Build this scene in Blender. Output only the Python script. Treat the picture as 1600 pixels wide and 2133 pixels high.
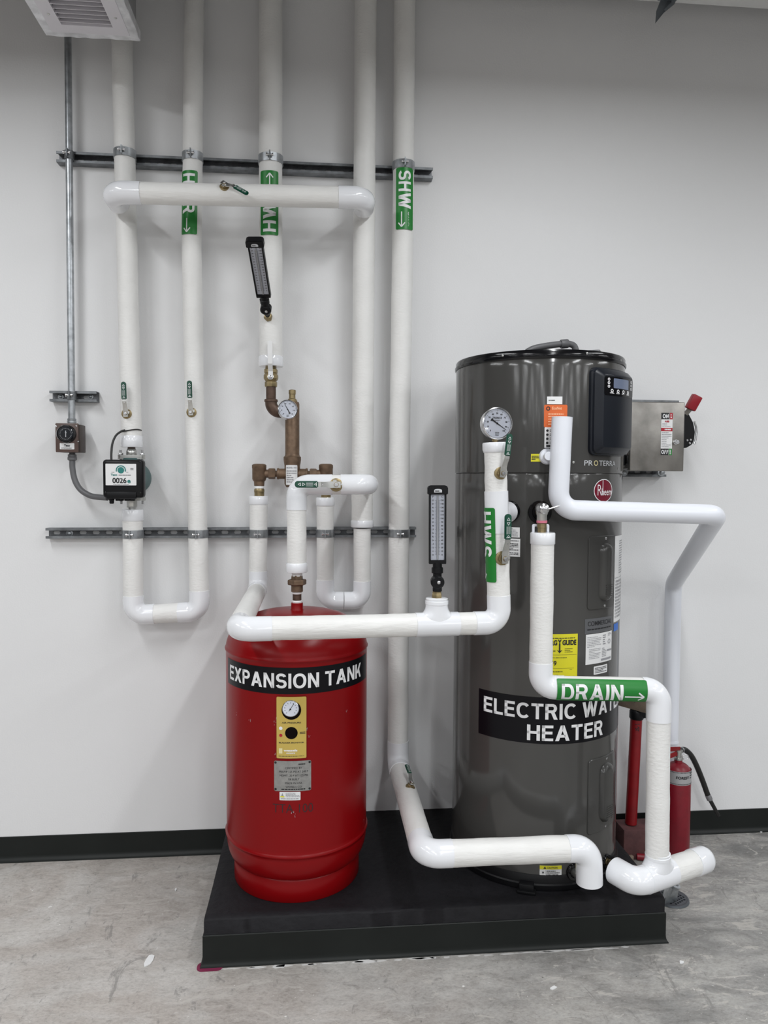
import bpy, bmesh, math, random
from mathutils import Vector, Matrix, noise
for o in list(bpy.data.objects): bpy.data.objects.remove(o)
SC = bpy.context.scene; COL = SC.collection
random.seed(7)
V = Vector; PI = math.pi
# ------------------------------------------------------------------ camera
FPX = 1550.0; CH = 1.56; CD = 3.0706
YAW, PIT, ROL = map(math.radians, (5.279, 2.6643, 0.2841))
CF = V((math.sin(YAW)*math.cos(PIT), math.cos(YAW)*math.cos(PIT), -math.sin(PIT)))
_r = V((math.cos(YAW), -math.sin(YAW), 0)); _u = _r.cross(CF)
CR = _r*math.cos(ROL) + _u*math.sin(ROL); CU = _u*math.cos(ROL) - _r*math.sin(ROL)
CO = V((0, -CD, CH))
cd = bpy.data.cameras.new('camera'); cam = bpy.data.objects.new('camera', cd); COL.objects.link(cam)
cd.sensor_fit = 'VERTICAL'; cd.sensor_height = 36; cd.lens = FPX*36/2133; cd.clip_start = .05
cam.matrix_world = Matrix(((CR.x, CU.x, -CF.x, CO.x), (CR.y, CU.y, -CF.y, CO.y), (CR.z, CU.z, -CF.z, CO.z), (0, 0, 0, 1)))
SC.camera = cam
# ------------------------------------------------------------------ light
w = bpy.data.worlds.new('world'); SC.world = w; w.use_nodes = True
w.node_tree.nodes['Background'].inputs[0].default_value = (.9, .95, 1, 1)
w.node_tree.nodes['Background'].inputs[1].default_value = .02
SC.view_settings.view_transform = 'Standard'; SC.view_settings.look = 'None'
SC.view_settings.gamma = 1; SC.view_settings.use_curve_mapping = False
SC.view_settings.exposure = 0.02
SC.cycles.use_denoising = True; SC.cycles.max_bounces = 8; SC.cycles.sample_clamp_indirect = 6
CEIL = 4.3
LZ = 3.2
for row, (ly, pw) in enumerate(((-1.75, 28), (-4.4, 42), (-7.4, 36), (-10.6, 36), (-14.0, 36), (-17.4, 36))):
    for lx in ((-3.9, -1.5, 0.9, 3.3, 5.7) if row < 2 else (-6.3, -3.9, -1.5, 0.9, 3.3, 5.7, 8.1)):
        ld = bpy.data.lights.new('strip_light', 'AREA'); ld.shape = 'RECTANGLE'; ld.size = .12; ld.size_y = 1.5
        ld.energy = pw; ld.color = (.965, .985, 1)
        lo = bpy.data.objects.new('strip_light', ld); COL.objects.link(lo); lo.location = (lx, ly, LZ)
# ------------------------------------------------------------------ pixel rays (true distance d from the wall, or true height z)
def ray(px, py): return CF + CR*((px-800)/FPX) - CU*((py-1066.5)/FPX)
def at(px, py, d):
    r = ray(px, py); return CO + r*((CD-d)/r.y)
def atz(px, py, z):
    r = ray(px, py); return CO + r*((z-CH)/r.z)
def cylhit(px, py, C, R):
    r = ray(px, py); ox, oy = CO.x-C[0], CO.y-C[1]
    a = r.x**2+r.y**2; b = 2*(ox*r.x+oy*r.y); c = ox*ox+oy*oy-R*R
    dsc = max(b*b-4*a*c, 0); t = (-b-math.sqrt(dsc))/(2*a); p = CO+r*t
    return math.atan2(p.x-C[0], -(p.y-C[1])), p.z
# ------------------------------------------------------------------ materials
def mat(name, col, rough=.5, metal=0, bump=0, bscale=60, bstretch=(1, 1, 1), var=0, vscale=8, coat=0, spec=.5, detail=4):
    m = bpy.data.materials.new(name); m.use_nodes = True; nt = m.node_tree; N = nt.nodes; L = nt.links
    b = N['Principled BSDF']; b.inputs['Base Color'].default_value = (*col, 1)
    b.inputs['Roughness'].default_value = rough; b.inputs['Metallic'].default_value = metal
    b.inputs['Coat Weight'].default_value = coat; b.inputs['Coat Roughness'].default_value = .08
    b.inputs['Specular IOR Level'].default_value = spec
    if bump or var:
        tc = N.new('ShaderNodeTexCoord')
    if bump:
        mp = N.new('ShaderNodeMapping'); mp.inputs['Scale'].default_value = bstretch
        nz = N.new('ShaderNodeTexNoise'); nz.inputs['Scale'].default_value = bscale; nz.inputs['Detail'].default_value = detail
        bp = N.new('ShaderNodeBump'); bp.inputs['Strength'].default_value = bump; bp.inputs['Distance'].default_value = .004
        L.new(tc.outputs['Object'], mp.inputs[0]); L.new(mp.outputs[0], nz.inputs['Vector'])
        L.new(nz.outputs['Fac'], bp.inputs['Height']); L.new(bp.outputs[0], b.inputs['Normal'])
    if var:
        nz = N.new('ShaderNodeTexNoise'); nz.inputs['Scale'].default_value = vscale; nz.inputs['Detail'].default_value = 6
        rp = N.new('ShaderNodeValToRGB'); L.new(tc.outputs['Object'], nz.inputs['Vector']); L.new(nz.outputs['Fac'], rp.inputs[0])
        rp.color_ramp.elements[0].position = .3; rp.color_ramp.elements[1].position = .7
        rp.color_ramp.elements[0].color = (*[c*(1-var) for c in col], 1); rp.color_ramp.elements[1].color = (*[min(1, c*(1+var)) for c in col], 1)
        L.new(rp.outputs[0], b.inputs['Base Color'])
    return m
def srgb(r, g, b):
    f = lambda c: (c/255/12.92 if c <= 10 else ((c/255+.055)/1.055)**2.4)
    return (f(r), f(g), f(b))
M = dict(
    wall=mat('wall_paint', (.77, .77, .775), .6, bump=.12, bscale=160, detail=2),
    white=mat('white_paint', (.5, .5, .5), .6),
    room=mat('dark_room_wall', (.10, .10, .105), .8),
    side=mat('side_wall_grey', (.15, .15, .155), .8),
    white2=mat('pale_duct_paint', (.7, .7, .69), .6),
    ceil=mat('ceiling_grey', (.10, .10, .10), .8),
    insul=mat('insulation_jacket', (.80, .793, .775), .55, bump=.42, bscale=62, bstretch=(1, 1, 2.2), var=.025, vscale=14, detail=6),
    insul_h=mat('insulation_jacket_long', (.80, .793, .772), .42, bump=.55, bscale=40, bstretch=(.5, 1, 2.6), var=.025, vscale=14, detail=6),
    pvc=mat('pvc_fitting', (.83, .84, .87), .16, bump=.04, bscale=18, coat=.3),
    pvcpipe=mat('pvc_pipe', (.80, .82, .88), .28, bump=.02, bscale=20),
    galv=mat('galvanised_steel', (.42, .44, .46), .38, .85, var=.25, vscale=40),
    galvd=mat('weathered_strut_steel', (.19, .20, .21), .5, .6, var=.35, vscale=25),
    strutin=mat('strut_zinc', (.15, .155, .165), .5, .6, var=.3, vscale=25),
    steel=mat('steel', (.55, .55, .53), .3, .9, var=.1, vscale=50),
    chrome=mat('chrome', (.62, .62, .63), .24, 1),
    stainless=mat('stainless_sheet', (.30, .285, .265), .36, .9, bump=.06, bscale=80, bstretch=(1, 1, 8), var=.3, vscale=11),
    brass=mat('brass', (.30, .235, .125), .42, .8, var=.2, vscale=60),
    bronze=mat('bronze_casting', (.165, .108, .070), .5, .55, bump=.15, bscale=120, var=.3, vscale=40),
    bronzed=mat('dark_bronze', (.10, .062, .045), .5, .5, bump=.12, bscale=120, var=.3, vscale=50),
    tape=mat('thread_tape', (.8, .8, .8), .6),
    tank=mat('red_enamel', srgb(128, 5, 10), .3, bump=.05, bscale=14, spec=.22),
    redpipe=mat('red_paint', srgb(128, 8, 18), .45, var=.15, vscale=20),
    redext=mat('dusty_red', srgb(124, 18, 34), .38, var=.12, vscale=30),
    heater=mat('grey_metallic_enamel', (.062, .0605, .0575), .125, 0, bump=.006, bscale=9, coat=.1),
    heatpl=mat('grey_plastic_cover', (.055, .054, .0515), .22, bump=.01, bscale=12),
    blackg=mat('black_gloss_plastic', (.005, .005, .006), .14, spec=.4),
    blackm=mat('black_plastic', (.006, .006, .007), .4, spec=.22),
    navy=mat('black_control_plastic', (.009, .011, .016), .3, spec=.3),
    sign=mat('black_sign_vinyl', (.004, .004, .006), .3, spec=.2),
    pad=mat('black_painted_concrete', (.0105, .010, .012), .62, bump=.8, bscale=38, var=.12, vscale=30, spec=.22),
    rubber=mat('black_rubber_base', (.010, .012, .011), .4, var=.1, spec=.25),
    rubber_b=mat('baseboard_rubber', (.010, .012, .011), .42, var=.1, spec=.25),
    green=mat('green_marker_vinyl', srgb(20, 122, 42), .4),
    grip=mat('green_vinyl_grip', srgb(6, 70, 52), .4),
    sticker=mat('white_label', (.78, .78, .78), .4),
    plate=mat('face_plate', (.70, .73, .82), .4),
    ink=mat('black_ink', (.012, .012, .014), .5),
    inkw=mat('white_ink', (.82, .82, .83), .45),
    inkg=mat('grey_ink', (.30, .30, .32), .5),
    inkl=mat('light_grey_ink', (.55, .56, .58), .5),
    inkt=mat('teal_ink', srgb(30, 120, 115), .5),
    inkr=mat('red_ink', srgb(170, 20, 40), .5),
    maroon=mat('maroon_enamel', srgb(112, 14, 38), .35),
    yellow=mat('yellow_label', srgb(222, 214, 40), .45),
    gold=mat('gold_panel', srgb(196, 170, 84), .4),
    goldlt=mat('pale_gold_ink', srgb(226, 214, 160), .5),
    orange=mat('orange_label', srgb(214, 100, 40), .45),
    orangel=mat('pale_orange_ink', srgb(246, 190, 150), .5),
    blue=mat('blue_ink', srgb(50, 110, 200), .5),
    greyplate=mat('grey_label', (.105, .108, .115), .4),
    alu=mat('stamped_aluminium', (.36, .36, .35), .42, .75, var=.12, vscale=60),
    teal=mat('teal_casting', srgb(56, 88, 88), .45, bump=.1),
    brown=mat('brown_enamel', srgb(84, 66, 60), .42, var=.06),
    brownd=mat('brown_box_side', srgb(64, 54, 50), .5),
    flex=mat('grey_flex_conduit', srgb(98, 98, 100), .45),
    cable=mat('black_cable', (.012, .012, .012), .45),
    lcd=mat('lcd_screen', srgb(108, 118, 140), .2),
    wood=mat('weathered_wood', srgb(122, 108, 94), .7, bump=.3, bscale=30, bstretch=(8, 1, 8), var=.25, vscale=20),
    rust=mat('rusty_brown_steel', srgb(84, 52, 52), .75, bump=.3, bscale=60, var=.25, vscale=25),
    duct=mat('duct_sheet_steel', (.36, .36, .37), .42, .7, var=.12, vscale=9),
    foil=mat('foil_tape', (.74, .74, .76), .34, .4, bump=1, bscale=26, var=.18, vscale=22),
    grille=mat('grille_enamel', (.72, .70, .74), .45),
    dark=mat('dark_recess', (.006, .004, .004), .8, spec=.05),
    bracket=mat('dark_bracket_steel', (.13, .145, .16), .45, .5),
    pink=mat('pink_paint', srgb(118, 30, 66), .7),
    plaster=mat('plaster_drips', (.62, .61, .6), .75, bump=.4),
    hosegrey=mat('grey_hose_end', (.25, .25, .26), .4, .4),
    silver=mat('silver_label', (.45, .45, .46), .4, .3),
)
def glass_mat():
    m = bpy.data.materials.new('clear_cover'); m.use_nodes = True; nt = m.node_tree; N = nt.nodes; L = nt.links
    N.remove(N['Principled BSDF']); out = N['Material Output']
    t = N.new('ShaderNodeBsdfTransparent'); g = N.new('ShaderNodeBsdfGlossy'); g.inputs['Roughness'].default_value = .03
    f = N.new('ShaderNodeFresnel'); f.inputs[0].default_value = 1.35; x = N.new('ShaderNodeMixShader')
    L.new(f.outputs[0], x.inputs[0]); L.new(t.outputs[0], x.inputs[1]); L.new(g.outputs[0], x.inputs[2]); L.new(x.outputs[0], out.inputs[0])
    return m
M['glass'] = glass_mat()
def floor_mat():
    m = bpy.data.materials.new('stained_concrete'); m.use_nodes = True; nt = m.node_tree; N = nt.nodes; L = nt.links
    b = N['Principled BSDF']; tc = N.new('ShaderNodeTexCoord')
    def nz(scale, det, dist=0, st=(1, 1, 1), rough=.6):
        mp = N.new('ShaderNodeMapping'); mp.inputs['Scale'].default_value = st; mp.inputs['Rotation'].default_value = (0, 0, .5)
        n = N.new('ShaderNodeTexNoise'); n.inputs['Scale'].default_value = scale; n.inputs['Detail'].default_value = det
        n.inputs['Distortion'].default_value = dist; n.inputs['Roughness'].default_value = rough
        L.new(tc.outputs['Object'], mp.inputs[0]); L.new(mp.outputs[0], n.inputs['Vector']); return n.outputs['Fac']
    def ramp(src, stops):
        r = N.new('ShaderNodeValToRGB'); e = r.color_ramp.elements
        e[0].position, e[0].color = stops[0][0], (*stops[0][1], 1); e[1].position, e[1].color = stops[-1][0], (*stops[-1][1], 1)
        for p, c in stops[1:-1]:
            q = e.new(p); q.color = (*c, 1)
        L.new(src, r.inputs[0]); return r.outputs[0]
    def mix(kind, fac, a, bb):
        x = N.new('ShaderNodeMix'); x.data_type = 'RGBA'; x.blend_type = kind
        if isinstance(fac, float): x.inputs[0].default_value = fac
        else: L.new(fac, x.inputs[0])
        for s, i in ((a, 6), (bb, 7)):
            if isinstance(s, tuple): x.inputs[i].default_value = (*s, 1)
            else: L.new(s, x.inputs[i])
        return x.outputs[2]
    # warmer, paler tones to the left, darker greys to the right, ragged meeting line
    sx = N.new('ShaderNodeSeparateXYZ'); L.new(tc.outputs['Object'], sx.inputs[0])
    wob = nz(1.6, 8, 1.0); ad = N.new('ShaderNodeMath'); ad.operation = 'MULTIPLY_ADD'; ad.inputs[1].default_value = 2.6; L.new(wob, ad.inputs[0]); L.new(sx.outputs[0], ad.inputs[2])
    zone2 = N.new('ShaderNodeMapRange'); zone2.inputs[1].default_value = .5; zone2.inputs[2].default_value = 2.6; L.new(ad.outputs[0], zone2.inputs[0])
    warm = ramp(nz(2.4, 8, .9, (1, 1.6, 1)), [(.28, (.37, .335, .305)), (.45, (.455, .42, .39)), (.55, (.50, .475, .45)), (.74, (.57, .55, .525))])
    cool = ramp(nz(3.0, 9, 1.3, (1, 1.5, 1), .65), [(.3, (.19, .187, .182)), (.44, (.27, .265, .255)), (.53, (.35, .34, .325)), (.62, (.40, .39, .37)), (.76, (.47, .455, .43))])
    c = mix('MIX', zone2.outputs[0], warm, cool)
    fine = ramp(nz(14, 10, 1.2, (1, 2.0, 1), .74), [(.3, (.5, .49, .48)), (.45, (.88, .87, .86)), (.56, (1, 1, 1)), (.75, (1.2, 1.2, 1.2))])
    c = mix('MULTIPLY', .7, c, fine)
    grit = ramp(nz(85, 5, .4, (1, 1.6, 1), .7), [(.32, (.74, .74, .74)), (.5, (1, 1, 1)), (.72, (1.14, 1.14, 1.14))])
    c = mix('MULTIPLY', .8, c, grit)
    sc1 = ramp(nz(5.5, 12, 2.2, (1, 2.6, 1), .74), [(.565, (0, 0, 0)), (.60, (.75, .75, .75))]); c = mix('MIX', sc1, c, (.50, .475, .44))
    sc2 = ramp(nz(4.2, 12, 1.8, (2.4, 1, 1), .76), [(.37, (.6, .6, .6)), (.42, (0, 0, 0))]); c = mix('MIX', sc2, c, (.19, .183, .175))
    sc3 = ramp(nz(11, 11, 2.8, (1, 4.5, 1), .78), [(.60, (0, 0, 0)), (.645, (.8, .8, .8))]); c = mix('MIX', sc3, c, (.60, .58, .555))
    fl = ramp(nz(60, 3, .5), [(.715, (0, 0, 0)), (.735, (1, 1, 1))]); c = mix('MIX', fl, c, (.74, .73, .71))
    dk = ramp(nz(44, 4, .6), [(.25, (1, 1, 1)), (.29, (0, 0, 0))]); c = mix('MIX', dk, c, (.10, .095, .09))
    L.new(c, b.inputs['Base Color'])
    b.inputs['Roughness'].default_value = .48; b.inputs['Specular IOR Level'].default_value = .35
    bp = N.new('ShaderNodeBump'); bp.inputs['Strength'].default_value = .18; bp.inputs['Distance'].default_value = .003
    L.new(nz(55, 6), bp.inputs['Height']); L.new(bp.outputs[0], b.inputs['Normal'])
    return m
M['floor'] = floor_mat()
# ------------------------------------------------------------------ mesh helpers
def frame(n, hint=V((0, 0, 1))):
    n = n.normalized(); h = hint if abs(n.dot(hint)) < .95 else V((1, 0, 0))
    a = h.cross(n).normalized(); return a, n.cross(a)
class MB:
    def __init__(s): s.bm = bmesh.new()
    def merge(s, b2, Mx=None):
        if Mx is not None: bmesh.ops.transform(b2, matrix=Mx, verts=b2.verts)
        me = bpy.data.meshes.new('t'); b2.to_mesh(me); b2.free(); s.bm.from_mesh(me); bpy.data.meshes.remove(me); return s
    def box(s, c, size, bev=0, Mx=None, seg=2):
        b = bmesh.new(); bmesh.ops.create_cube(b, size=1); bmesh.ops.scale(b, vec=V(size), verts=b.verts)
        if bev: bmesh.ops.bevel(b, geom=b.edges[:], offset=bev, segments=seg, affect='EDGES', profile=.5)
        bmesh.ops.translate(b, vec=V(c), verts=b.verts); return s.merge(b, Mx)
    def lathe(s, prof, o=(0, 0, 0), ax=(0, 0, 1), seg=32, rot=0, caps=True):
        o = V(o); ax = V(ax).normalized(); a, c = frame(ax, V((0, 1, 0)) if abs(ax.z) > .9 else V((0, 0, 1)))
        rings = []
        for r, h in prof:
            rings.append([s.bm.verts.new(o+ax*h+(a*math.cos(rot+2*PI*i/seg)+c*math.sin(rot+2*PI*i/seg))*max(r, 1e-5)) for i in range(seg)])
        for A, B in zip(rings, rings[1:]):
            for i in range(seg): s.bm.faces.new((A[i], A[(i+1) % seg], B[(i+1) % seg], B[i]))
        if caps:
            s.bm.faces.new(rings[0][::-1]); s.bm.faces.new(rings[-1])
        return s
    def cyl(s, p0, p1, r0, r1=None, seg=24, bev=0):
        p0, p1 = V(p0), V(p1); r1 = r0 if r1 is None else r1; h = (p1-p0).length
        pr = [(r0, 0), (r1, h)] if not bev else [(r0-bev, 0), (r0, bev), (r1, h-bev), (r1-bev, h)]
        return s.lathe(pr, p0, p1-p0, seg)
    def hexnut(s, p0, p1, r, rot=0): return s.lathe([(r*.92, 0), (r, (V(p1)-V(p0)).length*.15), (r, (V(p1)-V(p0)).length*.85), (r*.92, (V(p1)-V(p0)).length)], p0, V(p1)-V(p0), 6, rot)
    def sweep(s, path, r, seg=28, caps=True, jit=0):
        path = [V(p) for p in path]; n = len(path)
        t = [(path[min(i+1, n-1)]-path[max(i-1, 0)]).normalized() for i in range(n)]
        a, _ = frame(t[0]); rings = []
        for i in range(n):
            a = (a-t[i]*a.dot(t[i])).normalized(); c = t[i].cross(a)
            ri = r[i] if isinstance(r, (list, tuple)) else r; ring = []
            for k in range(seg):
                d = a*math.cos(2*PI*k/seg)+c*math.sin(2*PI*k/seg); p = path[i]+d*ri
                if jit: p += d*jit*(noise.noise(p*9)+.6*noise.noise(p*28)+.35*noise.noise(p*70))
                ring.append(s.bm.verts.new(p))
            rings.append(ring)
        for A, B in zip(rings, rings[1:]):
            for i in range(seg): s.bm.faces.new((A[i], A[(i+1) % seg], B[(i+1) % seg], B[i]))
        if caps: s.bm.faces.new(rings[0][::-1]); s.bm.faces.new(rings[-1])
        return s
    def prism(s, pts, t0, t1, Mx=None, bev=0, holes=()):
        b = bmesh.new()
        def loop(ps):
            vs = [b.verts.new((x, y, t0)) for x, y in ps]; return [b.edges.new((vs[i], vs[(i+1) % len(vs)])) for i in range(len(vs))]
        if holes:
            es = loop(pts)
            for h in holes: es += loop(h)
            bmesh.ops.triangle_fill(b, use_beauty=True, edges=es)
            fs = b.faces[:]
        else:
            fs = [b.faces.new([b.verts.new((x, y, t0)) for x, y in pts])]
        ex = bmesh.ops.extrude_face_region(b, geom=fs)
        bmesh.ops.translate(b, vec=(0, 0, t1-t0), verts=[g for g in ex['geom'] if isinstance(g, bmesh.types.BMVert)])
        bmesh.ops.recalc_face_normals(b, faces=b.faces)
        if bev: bmesh.ops.bevel(b, geom=[e for e in b.edges if abs(e.calc_face_angle(0)) > .6], offset=bev, segments=2, affect='EDGES')
        return s.merge(b, Mx)
    def build(s, name, m, parent=None, ang=38, smooth=True):
        bm = s.bm; bmesh.ops.recalc_face_normals(bm, faces=bm.faces)
        if parent is not None:
            q = parent
            while q.parent: q = q.parent
            bmesh.ops.translate(bm, vec=-q.location, verts=bm.verts)
        return link(name, bm, m, parent, ang, smooth)
def link(name, bm, m, parent=None, ang=38, smooth=True):
    me = bpy.data.meshes.new(name); bm.to_mesh(me); bm.free(); me.materials.append(m)
    if smooth and len(me.polygons):
        me.shade_smooth(); me.set_sharp_from_angle(angle=math.radians(ang))
    o = bpy.data.objects.new(name, me); COL.objects.link(o); o.parent = parent; return o
def tag(o, label=None, cat=None, group=None, kind=None):
    if label: o['label'] = label
    if cat: o['category'] = cat
    if group: o['group'] = group
    if kind: o['kind'] = kind
    return o
def thing(name, label, cat, loc=(0, 0, 0), group=None):
    o = bpy.data.objects.new(name, None); COL.objects.link(o); o.location = loc; o.empty_display_size = .05
    return tag(o, label, cat, group)
def copy_tree(o, parent=None):
    c = o.copy(); COL.objects.link(c); c.parent = parent
    for ch in list(o.children): copy_tree(ch, c)
    return c
def struct(name, mb, m, label): return tag(mb.build(name, m), label, None, None, 'structure')
def rrpts(x0, y0, x1, y1, r, n=5):
    out = []
    for cx, cy, a0 in ((x1-r, y1-r, 0), (x0+r, y1-r, PI/2), (x0+r, y0+r, PI), (x1-r, y0+r, 1.5*PI)):
        out += [(cx+r*math.cos(a0+PI/2*i/n), cy+r*math.sin(a0+PI/2*i/n)) for i in range(n+1)]
    return out
def oval(cx, cy, w, h, n=6):
    return rrpts(cx-w/2, cy-h/2, cx+w/2, cy+h/2, min(w, h)/2-1e-5, n)
# ------------------------------------------------------------------ flat prints (stickers, lettering) wrapped onto surfaces
_cap = {}
def text_mesh(s, bold):
    cu = bpy.data.curves.new('txt', 'FONT'); cu.body = s; cu.size = 1; cu.offset = bold; cu.resolution_u = 4; cu.align_x = 'LEFT'
    o = bpy.data.objects.new('txt', cu); COL.objects.link(o)
    dg = bpy.context.evaluated_depsgraph_get(); me = bpy.data.meshes.new_from_object(o.evaluated_get(dg))
    bpy.data.objects.remove(o); bpy.data.curves.remove(cu); return me
def cap_h(bold):
    if bold not in _cap:
        me = text_mesh('H', bold); ys = [v.co.y for v in me.vertices]; _cap[bold] = (min(ys), max(ys)); bpy.data.meshes.remove(me)
    return _cap[bold]
class Flat:
    def __init__(s): s.bm = bmesh.new()
    def poly(s, pts): s.bm.faces.new([s.bm.verts.new((x, y, 0)) for x, y in pts]); return s
    def rect(s, x0, y0, x1, y1): return s.poly([(x0, y0), (x1, y0), (x1, y1), (x0, y1)])
    def rrect(s, x0, y0, x1, y1, r): return s.poly(rrpts(x0, y0, x1, y1, r))
    def disc(s, x, y, r, n=24, ry=None): return s.poly([(x+r*math.cos(2*PI*i/n), y+(ry or r)*math.sin(2*PI*i/n)) for i in range(n)])
    def ring(s, x, y, r0, r1, a0=0, a1=2*PI, n=40, k=1):
        for i in range(n):
            a, b = a0+(a1-a0)*i/n, a0+(a1-a0)*(i+1)/n
            s.poly([(x+r0*math.cos(a), y+k*r0*math.sin(a)), (x+r1*math.cos(a), y+k*r1*math.sin(a)), (x+r1*math.cos(b), y+k*r1*math.sin(b)), (x+r0*math.cos(b), y+k*r0*math.sin(b))])
        return s
    def line(s, x0, y0, x1, y1, w):
        d = V((x1-x0, y1-y0)).normalized()*w/2; nx, ny = -d.y, d.x
        return s.poly([(x0+nx, y0+ny), (x0-nx, y0-ny), (x1-nx, y1-ny), (x1+nx, y1+ny)])
    def arrow(s, x0, x1, y, w, head):
        s.rect(x0, y-w/2, x1-w, y+w/2); s.line(x1, y, x1-head, y+head*.75, w); return s.line(x1, y, x1-head, y-head*.75, w)
    def micro(s, x0, y0, x1, y1, rows, fill=.5, wmin=.02, wmax=.14):
        rh = (y1-y0)/rows; W = x1-x0
        for i in range(rows):
            x = x0; yb = y1-(i+1)*rh+rh*(1-fill)/2; end = x1-W*random.choice((0, 0, .1, .3, .5))
            while x < end:
                ww = W*random.uniform(wmin, wmax); s.rect(x, yb, min(x+ww, end), yb+rh*fill); x += ww+W*.02
        return s
    def text(s, t, x, y, h, w=None, bold=.012, align='C', rot=0):
        me = text_mesh(t, bold); lo, hi = cap_h(bold); k = h/(hi-lo)
        xs = [v.co.x for v in me.vertices]; a, b = min(xs), max(xs); kx = k if w is None else w/(b-a)
        x0 = {'C': (a+b)/2, 'L': a, 'R': b}[align]; n0 = len(s.bm.verts)
        s.bm.from_mesh(me); bpy.data.meshes.remove(me); s.bm.verts.ensure_lookup_table()
        for v in s.bm.verts[n0:]:
            X, Y = (v.co.x-x0)*kx, (v.co.y-lo)*k
            v.co = V((x+X*math.cos(rot)-Y*math.sin(rot), y+X*math.sin(rot)+Y*math.cos(rot), 0))
        return s
    # heavy grotesque capitals drawn from strokes (cap height 1)
    def big(s, t, x, y, h, w=None, align='C', T=.195, gap=.115, space=.32):
        polys = []; cx = 0
        V_ = lambda a, y0=0, y1=1: [(a, y0), (a+T, y0), (a+T, y1), (a, y1)]
        Hh = T*.9
        H_ = lambda a, b, c: [(a, c), (b, c), (b, c+Hh), (a, c+Hh)]
        D_ = lambda x0, y0, x1, y1, k=1.15: [(x0, y0), (x0+T*k, y0), (x1+T*k, y1), (x1, y1)]
        def arc(cx_, cy_, rx, ry, a0, a1, n=22, p=2.25):
            out = []; f = lambda v: math.copysign(abs(v)**(2/p), v)
            for i in range(n):
                q = []
                for a in (a0+(a1-a0)*i/n, a0+(a1-a0)*(i+1)/n):
                    c, sn = math.cos(math.radians(a)), math.sin(math.radians(a)); q.append(((cx_+(rx-T/2)*f(c), cy_+(ry-Hh/2)*f(sn)), (cx_+(rx+T/2)*f(c), cy_+(ry+Hh/2)*f(sn))))
                out.append([q[0][0], q[0][1], q[1][1], q[1][0]])
            return out
        def bowl(w_, y0, y1):
            r = (y1-y0)/2; return [H_(0, w_-r, y0), H_(0, w_-r, y1-Hh)]+arc(w_-r, (y0+y1)/2, r-T/2, r-Hh/2, -90, 90, 16, 2)
        def glyph(c):
            t2 = T*1.15
            if c == 'E': return .66, [V_(0), H_(0, .66, 0), H_(0, .66, 1-Hh), H_(0, .61, .5-Hh/2+.02)]
            if c == 'F': return .62, [V_(0), H_(0, .62, 1-Hh), H_(0, .56, .5-Hh/2+.02)]
            if c == 'L': return .62, [V_(0), H_(0, .62, 0)]
            if c == 'I': return T, [V_(0)]
            if c == 'T': return .74, [V_(.37-T/2), H_(0, .74, 1-Hh)]
            if c == 'H': return .75, [V_(0), V_(.75-T), H_(0, .75, .5-Hh/2+.02)]
            if c == 'N': return .76, [V_(0), V_(.76-T), D_(.76-T*1.05, 0, 0, 1, 1.05)]
            if c == 'X': return .82, [D_(0, 0, .82-t2*1.05, 1, 1.2), D_(.82-t2*1.05, 0, 0, 1, 1.2)]
            if c == 'K': return .80, [V_(0), D_(.12, .34, .80-T*1.3, 1, 1.28), D_(.80-T*1.25, 0, .30, .60, 1.1)]
            if c == 'A': return .88, [D_(0, 0, .44-t2/2, 1), D_(.88-t2, 0, .44-t2/2, 1), H_(.2, .7, .22)]
            if c == 'W': return 1.24, [D_(.24, 0, 0, 1), D_(.24, 0, .62-t2/2, 1), D_(1.0-t2, 0, .62-t2/2, 1), D_(1.0-t2, 0, 1.24-t2, 1)]
            if c == 'P': return .70, [V_(0)]+bowl(.70, .40, 1)
            if c == 'R': return .77, [V_(0)]+bowl(.72, .42, 1)+[D_(.77-T*1.2, 0, .33, .48, 1.2)]
            if c == 'D': return .77, [V_(0), H_(0, .42, 0), H_(0, .42, 1-Hh)]+arc(.42, .5, .35-T/2, .5-Hh/2, -90, 90, 24, 2.1)
            if c == 'O': return .88, arc(.44, .5, .44-T/2, .5-Hh/2, 0, 360, 44)
            if c == 'C': return .80, arc(.43, .5, .43-T/2, .5-Hh/2, 42, 318, 36)
            if c == 'S':
                ry = (1-Hh)/4; return .74, arc(.37, .5+ry, .35-T/2, ry, 18, 270, 24, 2.2)+arc(.37, .5-ry, .37-T/2, ry, 90, -162, 24, 2.2)
            return 0, []
        for c in t:
            if c == ' ': cx += space; continue
            gw, g = glyph(c); polys += [[(a+cx, b) for a, b in q] for q in g]; cx += gw+gap
        W = cx-gap; kx = h if w is None else w/W; x0 = {'C': W/2, 'L': 0, 'R': W}[align]
        for q in polys: s.poly([(x+(a-x0)*kx, y+b*h) for a, b in q])
        return s
    def build(s, name, m, parent, mp, step=None):
        bm = s.bm
        if step:
            for ax in (0, 1) if mp.two else (0,):
                vals = [v.co[ax] for v in bm.verts]; lo, hi = min(vals), max(vals); n = int((hi-lo)/step)
                for i in range(1, n+1):
                    no = [0, 0, 0]; no[ax] = 1; co = [0, 0, 0]; co[ax] = lo+(hi-lo)*i/(n+1)
                    bmesh.ops.bisect_plane(bm, geom=bm.verts[:]+bm.edges[:]+bm.faces[:], plane_co=co, plane_no=no, dist=1e-7)
        q = parent
        while q.parent: q = q.parent
        for v in bm.verts: v.co = mp(v.co.x, v.co.y)-q.location
        return link(name, bm, m, parent, smooth=bool(step), ang=60)
class FlatMap:
    two = False
    def __init__(s, o, ux, uy, off=0): s.o, s.ux, s.uy = V(o), V(ux).normalized(), V(uy).normalized(); s.o = s.o+s.ux.cross(s.uy)*off
    def __call__(s, x, y): return s.o+s.ux*x+s.uy*y
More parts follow.
